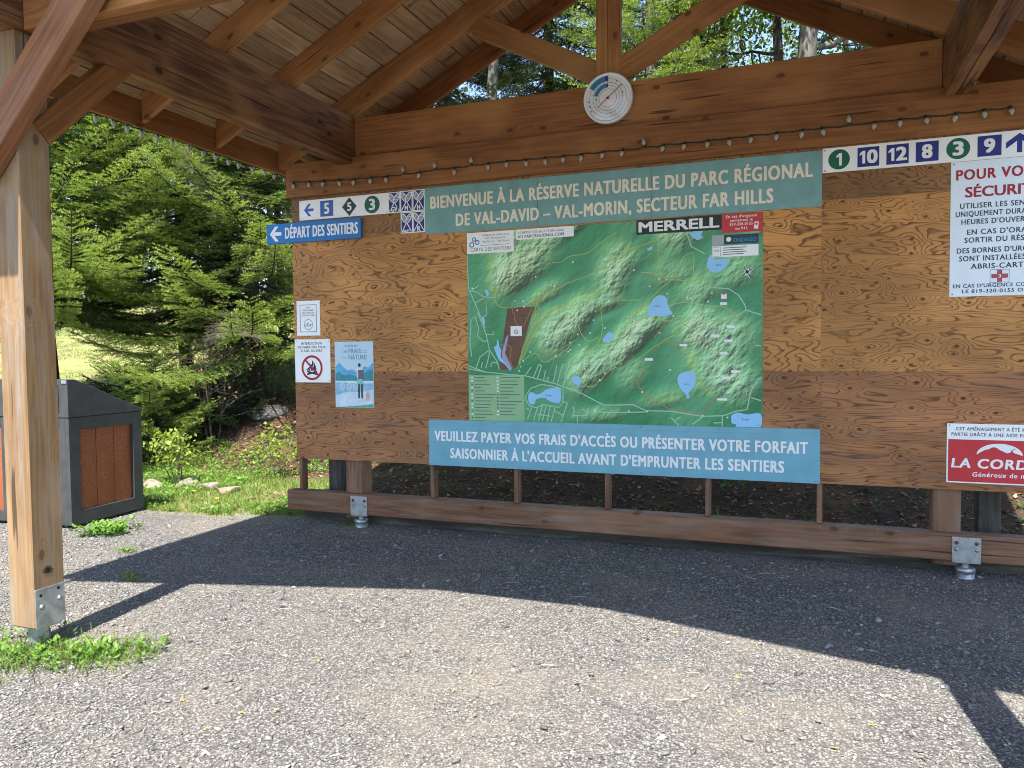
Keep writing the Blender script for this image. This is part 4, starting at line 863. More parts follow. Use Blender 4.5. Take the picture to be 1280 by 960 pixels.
stroke_geo(G, [(-0.648, 2.292), (-0.592, 2.292), (-0.592, 2.36), (-0.648, 2.36)], 0.003, M5, True)
link('panel_lines', G.mesh(), GREYT, tm)
screws(tm, [(MX0+0.03, MZ0+0.02), (MX0+0.05, MZ1-0.02), (MX1-0.03, MZ0+0.02), (MX1-0.02, MZ1-0.03)], 5.9934, 0.004)

# ------------------------------------------------------------------ thermometer on the back beam
TC = Vector((-1.448, 5.972, 3.568))
th = thing('dial_thermometer', 'round white dial thermometer with red needle on the king post foot', 'thermometer', TC)
def lathe_y(prof, n=56):
    """profile (radius, y offset) spun round the y axis through TC"""
    G = Geo(); an = np.arange(n)*2*math.pi/n; P = np.array(prof)
    V = np.stack([TC.x+P[:, 0][:, None]*np.cos(an), np.broadcast_to(TC.y+P[:, 1][:, None], (len(P), n)), TC.z+P[:, 0][:, None]*np.sin(an)], -1).reshape(-1, 3)
    i = np.arange(len(P)-1)[:, None]*n; j = np.arange(n)[None, :]; k2 = (j+1) % n
    G.add(V, np.stack([i+j, i+k2, i+n+k2, i+n+j], -1).reshape(-1, 4)); return G.mesh()
link('case', smooth(lathe_y([(0.0, 0.034), (0.19, 0.034), (0.196, 0.028), (0.197, -0.012), (0.193, -0.022), (0.182, -0.024), (0.174, -0.014)])), paint('case_white', (0.86, 0.88, 0.90), 0.3, 0.5, 0, 0.02), th)
link('dial', lathe_y([(0.0001, -0.0125), (0.178, -0.0125)], 64), paint('dial_cream', (0.88, 0.87, 0.84), 0.3, 0.5, 0, 0.02), th)
ya, yb_, yc = TC.y-0.0135, TC.y-0.0142, TC.y-0.0165
for r_ in (0.148, 0.118, 0.098, 0.070): ring(TC.x, TC.z, r_, 0.0022, th, GREYT, ya, 'scale_ring')
CY = paint('dial_blue', (0.02, 0.24, 0.46), 0.4); PU = paint('dial_purple', (0.07, 0.04, 0.20), 0.4)
def arc(r0, r1, a0, a1, m, y):
    G = Geo(); t = np.radians(np.linspace(a0, a1, 14)); n = 14
    V = np.concatenate([np.stack([TC.x+r*np.cos(t), np.full(n, y), TC.z+r*np.sin(t)], 1) for r in (r0, r1)]); i = np.arange(n-1)
    G.add(V, np.stack([i+1, i, n+i, n+i+1], 1)[:, ::-1] if a1 < a0 else np.stack([i, i+1, n+i+1, n+i], 1)[:, ::-1]); link('scale_band', G.mesh(), m, th)
arc(0.130, 0.172, 88, 98, PU, yb_); arc(0.130, 0.172, 98, 148, CY, yb_); arc(0.082, 0.112, 88, 98, PU, yb_); arc(0.082, 0.112, 98, 166, CY, yb_)
G = Geo()
for d in range(-150, 205, 15):
    a = math.radians(d); stroke_geo(G, [(TC.x+0.120*math.cos(a), TC.z+0.120*math.sin(a)), (TC.x+0.129*math.cos(a), TC.z+0.129*math.sin(a))], 0.003, yb_)
for d, r_ in ((185, 0.155), (200, 0.155), (215, 0.16), (180, 0.09), (60, 0.14), (40, 0.14), (15, 0.12)):
    a = math.radians(d); stroke_geo(G, [(TC.x+r_*math.cos(a)-0.005, TC.z+r_*math.sin(a)), (TC.x+r_*math.cos(a)+0.005, TC.z+r_*math.sin(a))], 0.009, yb_)
link('scale_marks', G.mesh(), BLACK, th)
strokes([[(TC.x-0.083, TC.z-0.068), (TC.x+0.108, TC.z+0.090)]], 0.0055, th, DRED, yc, 'needle', False); disc(TC.x, TC.z, 0.011, th, DRED, yc-0.0004, 'needle_hub')
def mat_glass():
    k = NT('dial_glass'); k.t.nodes.remove(k.b)
    tr = k.n('BsdfTransparent'); gl = k.n('BsdfGlossy'); gl.inputs['Roughness'].default_value = 0.02
    fr = k.n('Fresnel'); fr.inputs[0].default_value = 1.5; mx = k.n('MixShader')
    k.put(mx.inputs[0], fr.outputs[0]); k.put(mx.inputs[1], tr.outputs[0]); k.put(mx.inputs[2], gl.outputs[0]); k.put(k.out.inputs[0], mx.outputs[0]); return k.m
link('glass', smooth(lathe_y([(0.0001, -0.026), (0.10, -0.0235), (0.176, -0.018)])), mat_glass(), th)

# ------------------------------------------------------------------ festoon lights
WIRE = paint('wire_green', (0.012, 0.035, 0.022), 0.55, 0.4, 0, 0.1, 40)
def mat_bulb():
    k = NT('frosted_bulb'); m = k.done((0.48, 0.45, 0.39), 0.25, 0.5); k.b.inputs['Transmission Weight'].default_value = 0.25; return m
BULB = mat_bulb()
BULB_ME = None
def festoon(name, label, pts, group):
    """pts: (position, direction the bulb points) along the wire"""
    global BULB_ME
    t = thing(name, label, 'string lights', pts[0][0], group)
    wire = []
    for (p, d), (p2, d2) in zip(pts[:-1], pts[1:]):
        p = Vector(p); p2 = Vector(p2)
        for f in (0, 0.33, 0.66): wire.append(p.lerp(p2, f) + Vector((0, 0, -0.006*math.sin(math.pi*f)+random.uniform(-0.003, 0.003))))
    wire.append(Vector(pts[-1][0]))
    G = Geo(); G.tube(wire, [0.0038]*len(wire), 6)
    w2 = [q+Vector((0, -0.002, 0.006*math.sin(i*2.1))) for i, q in enumerate(wire)]; G.tube(w2, [0.003]*len(w2), 5)
    link('wire', G.mesh(), WIRE, t)
    for p, d in pts:
        d = Vector(d).normalized()
        q = d.to_track_quat('Z', 'Y')
        G = Geo(); G.tube([(0, 0, -0.006), (0, 0, 0.018)], [0.0085, 0.0095], 8)
        me = G.mesh(); me.transform(q.to_matrix().to_4x4()); me.transform(Matrix.Translation(Vector(p))); link('socket', me, WIRE, t)
        G = Geo(); prof = [(0.016, 0.007), (0.024, 0.0155), (0.034, 0.0185), (0.047, 0.0150), (0.060, 0.0075), (0.068, 0.001)]
        G.tube([(0, 0, a) for a, _ in prof], [b for _, b in prof], 10)
        me = smooth(G.mesh()); me.transform(q.to_matrix().to_4x4()); me.transform(Matrix.Translation(Vector(p))); link('bulb', me, BULB, t)
pts = []
ZW = np.array([z-0.036 if up else z+0.030 for x, z, up in BULBS]); ZW = np.convolve(np.pad(ZW, 3, 'edge'), np.ones(7)/7, 'valid')
for (x, z, up), zw in zip(BULBS, ZW):
    y = 5.951; z = zw+0.036 if up else zw-0.030
    if up: pts.append(((x, y, z-0.036), (random.uniform(-0.3, 0.2), -0.35, 1)))
    else: pts.append(((x, y, z+0.030), (random.uniform(-0.25, 0.25), random.uniform(-0.5, -0.1), -1)))
festoon('string_lights', 'green wire of clear bulbs strung along the header above the signs', pts, None)
pts = []
y = 6.62
while y > 2.3:
    pts.append(((-4.668, y, 3.292+random.uniform(-0.004, 0.004)), (random.uniform(-0.3, 0.1), random.uniform(-0.3, 0.3), -1))); y -= random.uniform(0.13, 0.17)
festoon('string_lights', 'string of clear bulbs hanging along the left eave in front of the fir', pts, None)

# ------------------------------------------------------------------ waste bin
BO = Vector((-6.245, 5.035, 0)); ba = math.radians(3)
bu = Vector((-math.cos(ba), math.sin(ba)*0.6, 0)).normalized()      # along the front, leftwards
bv = Vector((-math.sin(ba), math.cos(ba), 0))                        # towards the back
bu = Vector((-bv.y, bv.x, 0))
binE = thing('waste_bin', 'dark grey bin with rust coloured side panels and sloped hood behind the post', 'bin', BO)
WID, DEP = 1.56, 0.86
def bpos(a, b, c): return BO + bu*a + bv*b + Vector((0, 0, c))
def bin_solid(name, pts, faces, mat, bev=0.004):
    bm = bmesh.new(); vs = [bm.verts.new(bpos(*p)) for p in pts]
    for f in faces: bm.faces.new([vs[i] for i in f])
    bmesh.ops.recalc_face_normals(bm, faces=bm.faces)
    if bev: bmesh.ops.bevel(bm, geom=bm.edges[:], offset=bev, segments=2, affect='EDGES', profile=0.5)
    return link(name, bm_mesh(bm), mat, binE)
BXF = [(0,3,2,1),(4,5,6,7),(0,1,5,4),(1,2,6,5),(2,3,7,6),(3,0,4,7)]
def bin_box(name, a0, a1, b0, b1, c0, c1, mat, bev=0.003):
    return bin_solid(name, [(a0,b0,c0),(a1,b0,c0),(a1,b1,c0),(a0,b1,c0),(a0,b0,c1),(a1,b0,c1),(a1,b1,c1),(a0,b1,c1)], BXF, mat, bev)
bin_box('body', 0.045, WID-0.045, 0.045, DEP-0.045, 0.04, 1.0, HOLE, 0)
fr = 0.115
for a0, a1 in ((0.0, 0.045), (WID-0.045, WID)):                    # side frames
    bin_box('side_frame', a0, a1, 0, fr, 0.03, 1.02, FRAMEM); bin_box('side_frame', a0, a1, DEP-fr, DEP, 0.03, 1.02, FRAMEM)
    bin_box('side_frame', a0, a1, fr, DEP-fr, 0.03, 0.155, FRAMEM); bin_box('side_frame', a0, a1, fr, DEP-fr, 0.905, 1.02, FRAMEM)
    sg = 1 if a0 == 0 else -1; ab = 0.034 if a0 == 0 else WID-0.034
    bw = (DEP-2*fr)/3
    for i in range(3):                                              # three slightly bowed boards
        b0 = fr+i*bw+0.002; n = 8; pts = []; 
        for q in range(n+1):
            bb = b0+(bw-0.004)*q/n; bow = 0.014*math.sin(math.pi*q/n)
            pts += [(ab-sg*bow, bb, 0.155), (ab-sg*bow, bb, 0.905)]
        bm = bmesh.new(); vs = [bm.verts.new(bpos(*p)) for p in pts]
        for q in range(n): bm.faces.new((vs[2*q], vs[2*q+2], vs[2*q+3], vs[2*q+1]))
        link('side_panel', smooth(bm_mesh(bm)), RUSTP, binE)
for a0, a1 in ((0.045, 0.12), (WID/2-0.05, WID/2+0.05), (WID-0.12, WID-0.045)): bin_box('front_frame', a0, a1, 0.0, 0.045, 0.03, 1.02, FRAMEM)
for a0, a1 in ((0.12, WID/2-0.05), (WID/2+0.05, WID-0.12)):
    bin_box('front_frame', a0, a1, 0.0, 0.045, 0.03, 0.13, FRAMEM); bin_box('front_frame', a0, a1, 0, 0.045, 0.935, 1.02, FRAMEM)
    bin_box('front_panel', a0, a1, 0.012, 0.04, 0.13, 0.935, RUSTP)
HP = []
for a in (-0.006, WID+0.006): HP += [(a, -0.006, 1.024), (a, DEP+0.006, 1.024), (a, DEP+0.006, 1.05), (a, 0.08, 1.372), (a, -0.006, 1.372)]
bin_solid('hood', HP, [(0,1,2,3,4), (9,8,7,6,5), (0,5,6,1), (1,6,7,2), (2,7,8,3), (3,8,9,4), (4,9,5,0)], FRAMEM)
for a0, a1 in ((0.10, WID/2-0.08), (WID/2+0.08, WID-0.10)): bin_box('chute_flap', a0, a1, -0.016, -0.004, 1.07, 1.33, paint('bin_flap', (0.07, 0.074, 0.08), 0.4))
bin_box('latch', 0.005, 0.06, -0.012, -0.004, 1.335, 1.365, STEEL, 0.001)
for a, b in ((0.06, 0.06), (WID-0.1, 0.06), (0.06, DEP-0.1), (WID-0.1, DEP-0.1)): bin_box('foot', a, a+0.05, b, b+0.05, -0.03, 0.04, HOLE)
# ------------------------------------------------------------------ vegetation helpers
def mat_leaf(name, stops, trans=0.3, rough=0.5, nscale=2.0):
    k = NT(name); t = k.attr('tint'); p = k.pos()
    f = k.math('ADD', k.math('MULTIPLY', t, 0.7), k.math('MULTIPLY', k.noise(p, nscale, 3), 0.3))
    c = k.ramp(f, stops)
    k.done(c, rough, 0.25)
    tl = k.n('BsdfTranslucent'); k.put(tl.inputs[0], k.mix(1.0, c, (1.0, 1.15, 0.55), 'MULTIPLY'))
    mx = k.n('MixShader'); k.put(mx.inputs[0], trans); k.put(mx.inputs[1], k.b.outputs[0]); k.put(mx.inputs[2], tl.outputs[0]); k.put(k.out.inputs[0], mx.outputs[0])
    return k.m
def mat_bark(name, dark, lite, scale=14):
    k = NT(name); p = k.obj()
    f = k.noise(k.vmath('MULTIPLY', p, (1, 1, 0.25)), scale, 5, 0.7); v = k.vor(k.vmath('MULTIPLY', p, (1, 1, 0.3)), scale*1.5)
    c = k.ramp(k.math('ADD', k.math('MULTIPLY', f, 0.7), k.math('MULTIPLY', v, 0.4)), [(0.3, dark), (0.7, lite)])
    k.bump(f, 0.8, 0.02); return k.done(c, 0.9, 0.15)
NEEDLE = mat_leaf('fir_needles', [(0.15, (0.040, 0.070, 0.020)), (0.42, (0.130, 0.195, 0.042)), (0.68, (0.310, 0.385, 0.095)), (1.0, (0.48, 0.54, 0.17))], 0.27, 0.40)
NEEDLED = mat_leaf('spruce_needles', [(0.15, (0.018, 0.036, 0.015)), (0.5, (0.045, 0.082, 0.026)), (0.8, (0.090, 0.145, 0.038)), (1.0, (0.16, 0.21, 0.06))], 0.2, 0.42)
NEEDLES = mat_leaf('sapling_needles', [(0.15, (0.07, 0.12, 0.03)), (0.5, (0.22, 0.30, 0.07)), (1.0, (0.50, 0.56, 0.19))], 0.3, 0.4)
NEEDLE_SHADE = mat_leaf('shade_toned_needles', [(0.15, (0.010, 0.020, 0.010)), (0.5, (0.026, 0.048, 0.018)), (0.8, (0.050, 0.085, 0.026)), (1.0, (0.10, 0.14, 0.04))], 0.15, 0.45)  # shade of dense, backlit boughs put into a darker needle colour
DEADN = mat_leaf('dead_needles', [(0.1, (0.13, 0.06, 0.035)), (0.6, (0.27, 0.14, 0.085)), (1.0, (0.36, 0.21, 0.13))], 0.2, 0.7)
LEAFY = mat_leaf('young_leaves', [(0.1, (0.11, 0.16, 0.028)), (0.5, (0.24, 0.31, 0.055)), (1.0, (0.42, 0.46, 0.11))], 0.5, 0.45)
LEAFM = mat_leaf('mid_leaves', [(0.1, (0.035, 0.070, 0.014)), (0.5, (0.080, 0.145, 0.026)), (1.0, (0.170, 0.250, 0.045))], 0.4, 0.45)
WEED = mat_leaf('weed_leaves', [(0.1, (0.050, 0.120, 0.018)), (0.5, (0.110, 0.225, 0.034)), (1.0, (0.20, 0.33, 0.060))], 0.35, 0.45)
GRASSL = mat_leaf('lawn_blades', [(0.1, (0.12, 0.150, 0.050)), (0.5, (0.235, 0.262, 0.095)), (1.0, (0.36, 0.36, 0.16))], 0.25, 0.5, 0.5)
GRASS = mat_leaf('grass_blades', [(0.1, (0.055, 0.100, 0.016)), (0.5, (0.125, 0.195, 0.034)), (1.0, (0.25, 0.29, 0.075))], 0.35, 0.5)
BARK = mat_bark('fir_bark', (0.020, 0.016, 0.013), (0.085, 0.070, 0.057))
BARKG = mat_bark('grey_bark', (0.040, 0.036, 0.031), (0.17, 0.155, 0.13), 9)
TWIG = mat_bark('bare_twig', (0.06, 0.05, 0.042), (0.20, 0.17, 0.145), 20)
def tri_spray(P, D, N, L, W):
    """one needle or blade per row: base centre P, direction D, width direction N"""
    h = (N*W[:, None])/2
    V = np.stack([P-h, P+h, P+D*L[:, None]], 1).reshape(-1, 3)
    F = np.arange(len(V)).reshape(-1, 3); return V, F
def leaf_quads(P, D, N, L, W):
    """diamond leaves"""
    U = np.cross(D, N); U = unit(U)
    mid = P+D*(L*0.45)[:, None]; h = U*(W/2)[:, None]
    V = np.stack([P, mid-h, P+D*L[:, None]+N*(L*0.12)[:, None], mid+h], 1).reshape(-1, 3)
    return V, np.arange(len(V)).reshape(-1, 4)
def conifer(name, label, x, y, hgt, rad, z0, nbr, seed, step=0.02, nl=0.028, nw=0.0055, mat=None, bark=None, trunk_r=0.11, group=None, droop=0.25, dead=0, dens=1.0, zvis=(-1, 99), ld=0.07, lean=(0, 0)):
    rng = np.random.default_rng(seed)
    gz = Hz(x, y); base = np.array([x, y, gz])
    t = thing(name, label, 'tree', base, group)
    nseg = 14; zz = np.linspace(-0.1, hgt, nseg)
    tp = np.stack([x+lean[0]*zz/hgt+0.03*np.sin(zz*1.3+seed), y+lean[1]*zz/hgt+0.03*np.cos(zz*1.1), gz+zz], 1)
    G = Geo(); G.tube(tp, trunk_r*(1-0.93*np.clip(zz/hgt, 0, 1)), 10)
    link('trunk', smooth(G.mesh()), bark or BARK, t)
    GB = Geo(); Ps, Ds, Us, Ls, Tn = [], [], [], [], []
    DPs, DDs, DUs, DLs = [], [], [], []
    for i in range(nbr):
        f = (i+rng.random())/nbr; zb = z0 + (hgt*0.985-z0)*f**1.15
        if not (zvis[0] <= zb <= zvis[1]): continue
        az = i*2.39996 + rng.normal(0, 0.25); L = rad*(1-(zb-z0)/(hgt-z0))**0.75*rng.uniform(0.72, 1.1)+0.12
        o = np.array([np.cos(az), np.sin(az), 0]); lat = np.array([-o[1], o[0], 0])
        rise = 0.45*f - droop*(1-f) + rng.normal(0, 0.07)
        s = np.linspace(0, 1, 9)
        ax = base + np.array([np.interp(zb, zz, tp[:, 0])-x, np.interp(zb, zz, tp[:, 1])-y, zb]) + np.outer(s*L, o) + np.outer(L*(rise*s + 0.16*s**3 - 0.10*s*(1-s)*4*(1-f)), [0, 0, 1]) + np.outer(0.05*L*np.sin(s*3+i), lat)
        GB.tube(ax, np.linspace(0.006+0.008*L, 0.003, 9), 5)
        bare = (i % 7 == 3) and zb < dead
        n = max(3, int((L*0.86)/ld))
        for q in range(n):
            sv = 0.14 + 0.86*(q+rng.random()*0.6)/n
            p = np.array([np.interp(sv, s, ax[:, k]) for k in range(3)])
            fw = unit(np.array([np.interp(min(sv+0.05, 1), s, ax[:, k]) for k in range(3)]) - np.array([np.interp(sv-0.05, s, ax[:, k]) for k in range(3)]))
            for sg in (-1, 1):
                l2 = (0.10+0.40*L*(1-sv)**0.8)*rng.uniform(0.7, 1.15); l2 = min(l2, 0.62)
                d = unit(fw*0.72 + lat*sg*0.72 + np.array([0, 0, rng.normal(-0.03, 0.10)]))
                up = unit(np.array([0, 0, 1.0]) - d*d[2])
                if bare:
                    DPs.append(p); DDs.append(d); DUs.append(up); DLs.append(l2)
                else:
                    Ps.append(p); Ds.append(d); Us.append(up); Ls.append(l2); Tn.append(sv)
                    if l2 > 0.22:       # twigs of the second order
                        for w in (0.4, 0.7):
                            for s3 in (-1, 1):
                                d3 = unit(d*0.75 + np.cross(up, d)*s3*0.65 + np.array([0, 0, rng.normal(-0.02, 0.08)]))
                                Ps.append(p+d*l2*w); Ds.append(d3); Us.append(up); Ls.append(l2*(1-w)*0.75); Tn.append(min(1, sv+0.25*w))
        Ps.append(ax[-2]); Ds.append(unit(ax[-1]-ax[-2])); Us.append(np.array([0, 0, 1.0])); Ls.append(0.14); Tn.append(1.0)
    link('branches', GB.mesh(), bark or BARK, t)
    Ps, Ds, Us, Ls, Tn = map(np.array, (Ps, Ds, Us, Ls, Tn))
    n = np.maximum(3, (Ls/step*dens).astype(int)); idx = np.repeat(np.arange(len(Ls)), n)
    k = np.arange(n.sum())-np.repeat(np.cumsum(n)-n, n); fr = (k+rng.random(len(k)))/n[idx]
    sag = -0.10*(fr**2)*Ls[idx]
    P0 = Ps[idx]+Ds[idx]*(fr*Ls[idx])[:, None]; P0[:, 2] += sag
    Sd = np.cross(Us[idx], Ds[idx]); VV, FF, TT = [], [], []; off = 0
    for sgn, upv in ((-1, 0.25), (1, 0.25), (0, 0.9)):
        jit = rng.normal(0, 0.22, P0.shape)
        D = unit(Ds[idx]*0.62 + Sd*(0.75*sgn) + Us[idx]*upv*rng.uniform(0.4, 1.2, len(k))[:, None] + jit)
        W = unit(np.cross(D, Us[idx]+rng.normal(0, 0.5, P0.shape)))
        LL = nl*rng.uniform(0.75, 1.2, len(k)); WW = np.full(len(k), nw)
        V, F = tri_spray(P0, D, W, LL, WW); VV.append(V); FF.append(F+off); off += len(V)
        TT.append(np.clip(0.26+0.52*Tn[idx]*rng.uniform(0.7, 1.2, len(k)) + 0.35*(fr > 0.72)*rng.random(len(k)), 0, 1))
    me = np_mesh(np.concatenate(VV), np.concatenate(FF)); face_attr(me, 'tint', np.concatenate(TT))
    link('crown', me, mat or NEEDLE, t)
    if DPs:
        G = Geo(); rr = np.random.default_rng(seed+5)
        for p, d, u, l in zip(DPs, DDs, DUs, DLs):
            e = p+d*l+np.array([0, 0, -0.06*l]); G.tube([p, (p+e)/2+rr.normal(0, 0.02, 3), e], [0.004, 0.003, 0.001], 4)
            for w in (0.35, 0.6, 0.8):
                a = p+(e-p)*w; b = a+unit(d+rr.normal(0, 0.7, 3))*l*0.35; G.tube([a, (a+b)/2, b], [0.0025, 0.002, 0.001], 4)
        link('dead_branch', G.mesh(), TWIG, t)
    return t
def broadleaf(name, label, x, y, hgt, crown_r, crown_z, nleaf, seed, leaf=0.07, mat=None, bark=None, trunk_r=0.12, group=None, cat='tree', limbs=9, clump=0.45, lean=(0, 0), z0=-0.1, trunk_n=12, stems=1):
    rng = np.random.default_rng(seed); gz = Hz(x, y); base = np.array([x, y, gz])
    t = thing(name, label, cat, base, group)
    G = Geo(); tips = []
    def limb(p, d, L, r, depth):
        n = 6; pts = [p]; dd = d
        for _ in range(n-1):
            dd = unit(dd + rng.normal(0, 0.16, 3) + np.array([0, 0, 0.05])); pts.append(pts[-1]+dd*L/(n-1))
        G.tube(np.array(pts), np.linspace(r, r*0.45, n), 7 if depth == 0 else 5)
        if depth < 2:
            for _ in range(4 if depth == 0 else 3):
                w = rng.integers(2, n); limb(pts[w], unit(dd + rng.normal(0, 0.65, 3)), L*rng.uniform(0.4, 0.65), r*0.5, depth+1)
        tips.append(pts[-1]); tips.append(pts[n//2+1])
    for si in range(stems):
        sx = rng.normal(0, 0.05*(stems > 1)*3, 2); 
        zz = np.linspace(z0, hgt*0.93, trunk_n)
        f = np.clip(zz/hgt, 0, 1)
        tp = np.stack([x+sx[0]*(0.4+f)+lean[0]*f+0.05*hgt*0.1*np.sin(zz*0.9+seed+si), y+sx[1]*(0.4+f)+lean[1]*f+0.04*hgt*0.1*np.cos(zz*0.8+seed), gz+zz], 1)
        G.tube(tp, trunk_r*(1-0.85*f), 10)
        for i in range(limbs):
            zl = crown_z + (hgt*0.9-crown_z)*(i+rng.random())/limbs
            az = i*2.4+rng.normal(0, 0.3); ff = (zl-crown_z)/(hgt-crown_z)
            L = crown_r*(1.0-0.55*ff)*rng.uniform(0.6, 1.05)
            p = np.array([np.interp(zl, zz, tp[:, k]) for k in range(3)])
            limb(p, unit(np.array([math.cos(az), math.sin(az), 0.35+0.5*ff])), L, trunk_r*0.28*(1-0.6*ff), 0)
    link('trunk' if cat == 'tree' else 'stem', smooth(G.mesh()), bark or BARKG, t)
    tips = np.array(tips); ci = rng.integers(0, len(tips), nleaf)
    P = tips[ci] + rng.normal(0, 1, (nleaf, 3))*clump*np.array([1, 1, 0.7])*rng.uniform(0.3, 1.0, (nleaf, 1))
    D = unit(rng.normal(0, 1, (nleaf, 3))+np.array([0, 0, -0.25])); N = unit(rng.normal(0, 0.6, (nleaf, 3))+np.array([0, 0, 1.0])); N = unit(N-D*(N*D).sum(1)[:, None])
    L = leaf*rng.uniform(0.6, 1.25, nleaf); V, F = leaf_quads(P, D, N, L, L*rng.uniform(0.5, 0.8, nleaf))
    me = np_mesh(V, F); face_attr(me, 'tint', np.clip(rng.normal(0.5, 0.2, nleaf) + 0.15*np.sin(ci*1.7), 0, 1))
    link('crown' if cat == 'tree' else 'foliage', me, mat or LEAFM, t)
    return t
def blades(name, P, hmin, hmax, width, mat, seed, lean=0.45, kind='stuff', parent=None):
    rng = np.random.default_rng(seed); n = len(P)
    D = unit(np.concatenate([rng.normal(0, lean, (n, 2)), np.ones((n, 1))], 1)); az = rng.uniform(0, 2*math.pi, n)
    N = np.stack([np.cos(az), np.sin(az), np.zeros(n)], 1); L = rng.uniform(hmin, hmax, n)
    h = N*(width/2); mid = P + D*(L*0.55)[:, None]; tip = P + (D*np.array([1.7, 1.7, 0.92]))*L[:, None]
    V = np.stack([P-h, P+h, mid+h*0.8, mid-h*0.8, tip], 1).reshape(-1, 3)
    b = np.arange(n)[:, None]*5
    F = np.concatenate([b+np.array([0, 1, 2]), b+np.array([0, 2, 3]), b+np.array([3, 2, 4])])
    me = np_mesh(V, F); tv = np.clip(rng.normal(0.5, 0.22, n), 0, 1); face_attr(me, 'tint', np.tile(tv, 3))
    o = link(name, me, mat, parent)
    if kind and not parent: o['kind'] = kind
    return o
def scatter(n, x0, x1, y0, y1, seed): 
    rng = np.random.default_rng(seed); return rng.uniform(x0, x1, n), rng.uniform(y0, y1, n), rng

# ------------------------------------------------------------------ gravel chips, litter
def chips(name, n, x0, x1, y0, y1, smin, smax, seed, keep, stops, z=0.0, flat_=0.55, kind='stuff'):
    x, y, rng = scatter(n, x0, x1, y0, y1, seed); m = keep(x, y, rng); x, y = x[m], y[m]; n = len(x)
    s = smin+(smax-smin)*rng.random(n)**2.6
    base = np.array([[1, 0, 0], [0, 1, 0], [-1, 0, 0], [0, -1, 0], [0, 0, 1], [0, 0, -1]], float)
    V = base[None]*rng.uniform(0.55, 1.0, (n, 6, 1)) + rng.normal(0, 0.13, (n, 6, 3))
    V[:, :, 0] *= rng.uniform(0.9, 1.7, (n, 1)); V[:, :, 2] *= flat_
    a = rng.uniform(0, 2*math.pi, n); tl = rng.normal(0, 0.35, n); c, s_ = np.cos(a)[:, None], np.sin(a)[:, None]
    X = V[:, :, 0]*c-V[:, :, 1]*s_; Y = V[:, :, 0]*s_+V[:, :, 1]*c; Z = V[:, :, 2]+V[:, :, 0]*np.sin(tl)[:, None]
    Vw = np.stack([X*s[:, None]+x[:, None], Y*s[:, None]+y[:, None], Z*s[:, None]+(height(x, y)+z+s*0.22)[:, None]], -1)
    T = np.array([[0,1,4],[1,2,4],[2,3,4],[3,0,4],[1,0,5],[2,1,5],[3,2,5],[0,3,5]])
    F = (np.arange(n)[:, None, None]*6+T[None]).reshape(-1, 3)
    me = np_mesh(Vw.reshape(-1, 3), F); face_attr(me, 'tint', np.repeat(rng.random(n), 8))
    k = NT(name+'_stone'); cc = k.ramp(k.attr('tint'), stops); cc = k.mix(k.mapr(k.noise(k.pos(), 1.1, 4, 0.6), 0.42, 0.68, 0, 0.35), cc, (0.245, 0.207, 0.165))
    o = link(name, me, k.done(cc, 0.85, 0.25)); o['kind'] = kind; return o
GST = [(0.0, (0.078, 0.077, 0.074)), (0.3, (0.144, 0.140, 0.131)), (0.8, (0.230, 0.219, 0.200)), (0.97, (0.31, 0.295, 0.270)), (1.0, (0.46, 0.44, 0.42))]
def on_gravel(x, y, rng):
    g, s = cover(x, y); return g < rng.uniform(0.1, 0.9, len(x))
def near_keep(x, y, rng):
    d = np.hypot(x, y); return on_gravel(x, y, rng) & (rng.random(len(x)) < 0.35+1.1*sst(0.36, 0.60, fbm(x*1.6+9, y*1.6, 88))) & (rng.random(len(x)) < np.clip((3.6/np.maximum(d, 1))**1.3, 0, 1)) & (y > 1.6)
chips('gravel', 210000, -6.5, 2.6, 1.7, 6.3, 0.004, 0.0115, 11, near_keep, GST)
chips('coarse_gravel', 7000, -8.5, 3.0, 1.7, 6.3, 0.007, 0.024, 12, on_gravel, GST)
chips('gravel_bed', 26000, -10, -3.5, 2.5, 6.2, 0.006, 0.014, 13, on_gravel, GST)
# dry leaves and needles on the soil behind the board and under the firs
def litter(name, n, x0, x1, y0, y1, seed, cond, mat, size=0.05):
    x, y, rng = scatter(n, x0, x1, y0, y1, seed); m = cond(x, y, rng); x, y = x[m], y[m]; n = len(x)
    P = np.stack([x, y, height(x, y)+0.006+0.012*rng.random(n)], 1)
    a = rng.uniform(0, 2*math.pi, n); D = unit(np.stack([np.cos(a), np.sin(a), rng.normal(0, 0.25, n)], 1)); N = unit(rng.normal(0, 0.35, (n, 3))+np.array([0, 0, 1.0]))
    L = size*rng.uniform(0.5, 1.3, n); V, F = leaf_quads(P, D, N, L, L*0.5); me = np_mesh(V, F); face_attr(me, 'tint', rng.random(n))
    o = link(name, me, mat); o['kind'] = 'stuff'; return o
DRYL = mat_leaf('dry_leaf', [(0.1, (0.07, 0.035, 0.018)), (0.55, (0.20, 0.115, 0.062)), (1.0, (0.42, 0.30, 0.19))], 0.15, 0.7)
YELL = mat_leaf('yellow_leaf', [(0.1, (0.40, 0.30, 0.05)), (0.6, (0.50, 0.27, 0.07)), (1.0, (0.55, 0.45, 0.12))], 0.2, 0.5)
def on_soil(x, y, rng): g, s = cover(x, y); return (s*g > rng.uniform(0.2, 0.9, len(x)))
litter('leaf_litter', 26000, -10.5, 4, 6.3, 12.5, 14, on_soil, DRYL, 0.055)
litter('yellow_leaves', 110, -3.5, 2.2, 1.8, 4.5, 15, lambda x, y, r: (r.random(len(x)) < 0.25+0.5*(x > -0.3)), YELL, 0.035)
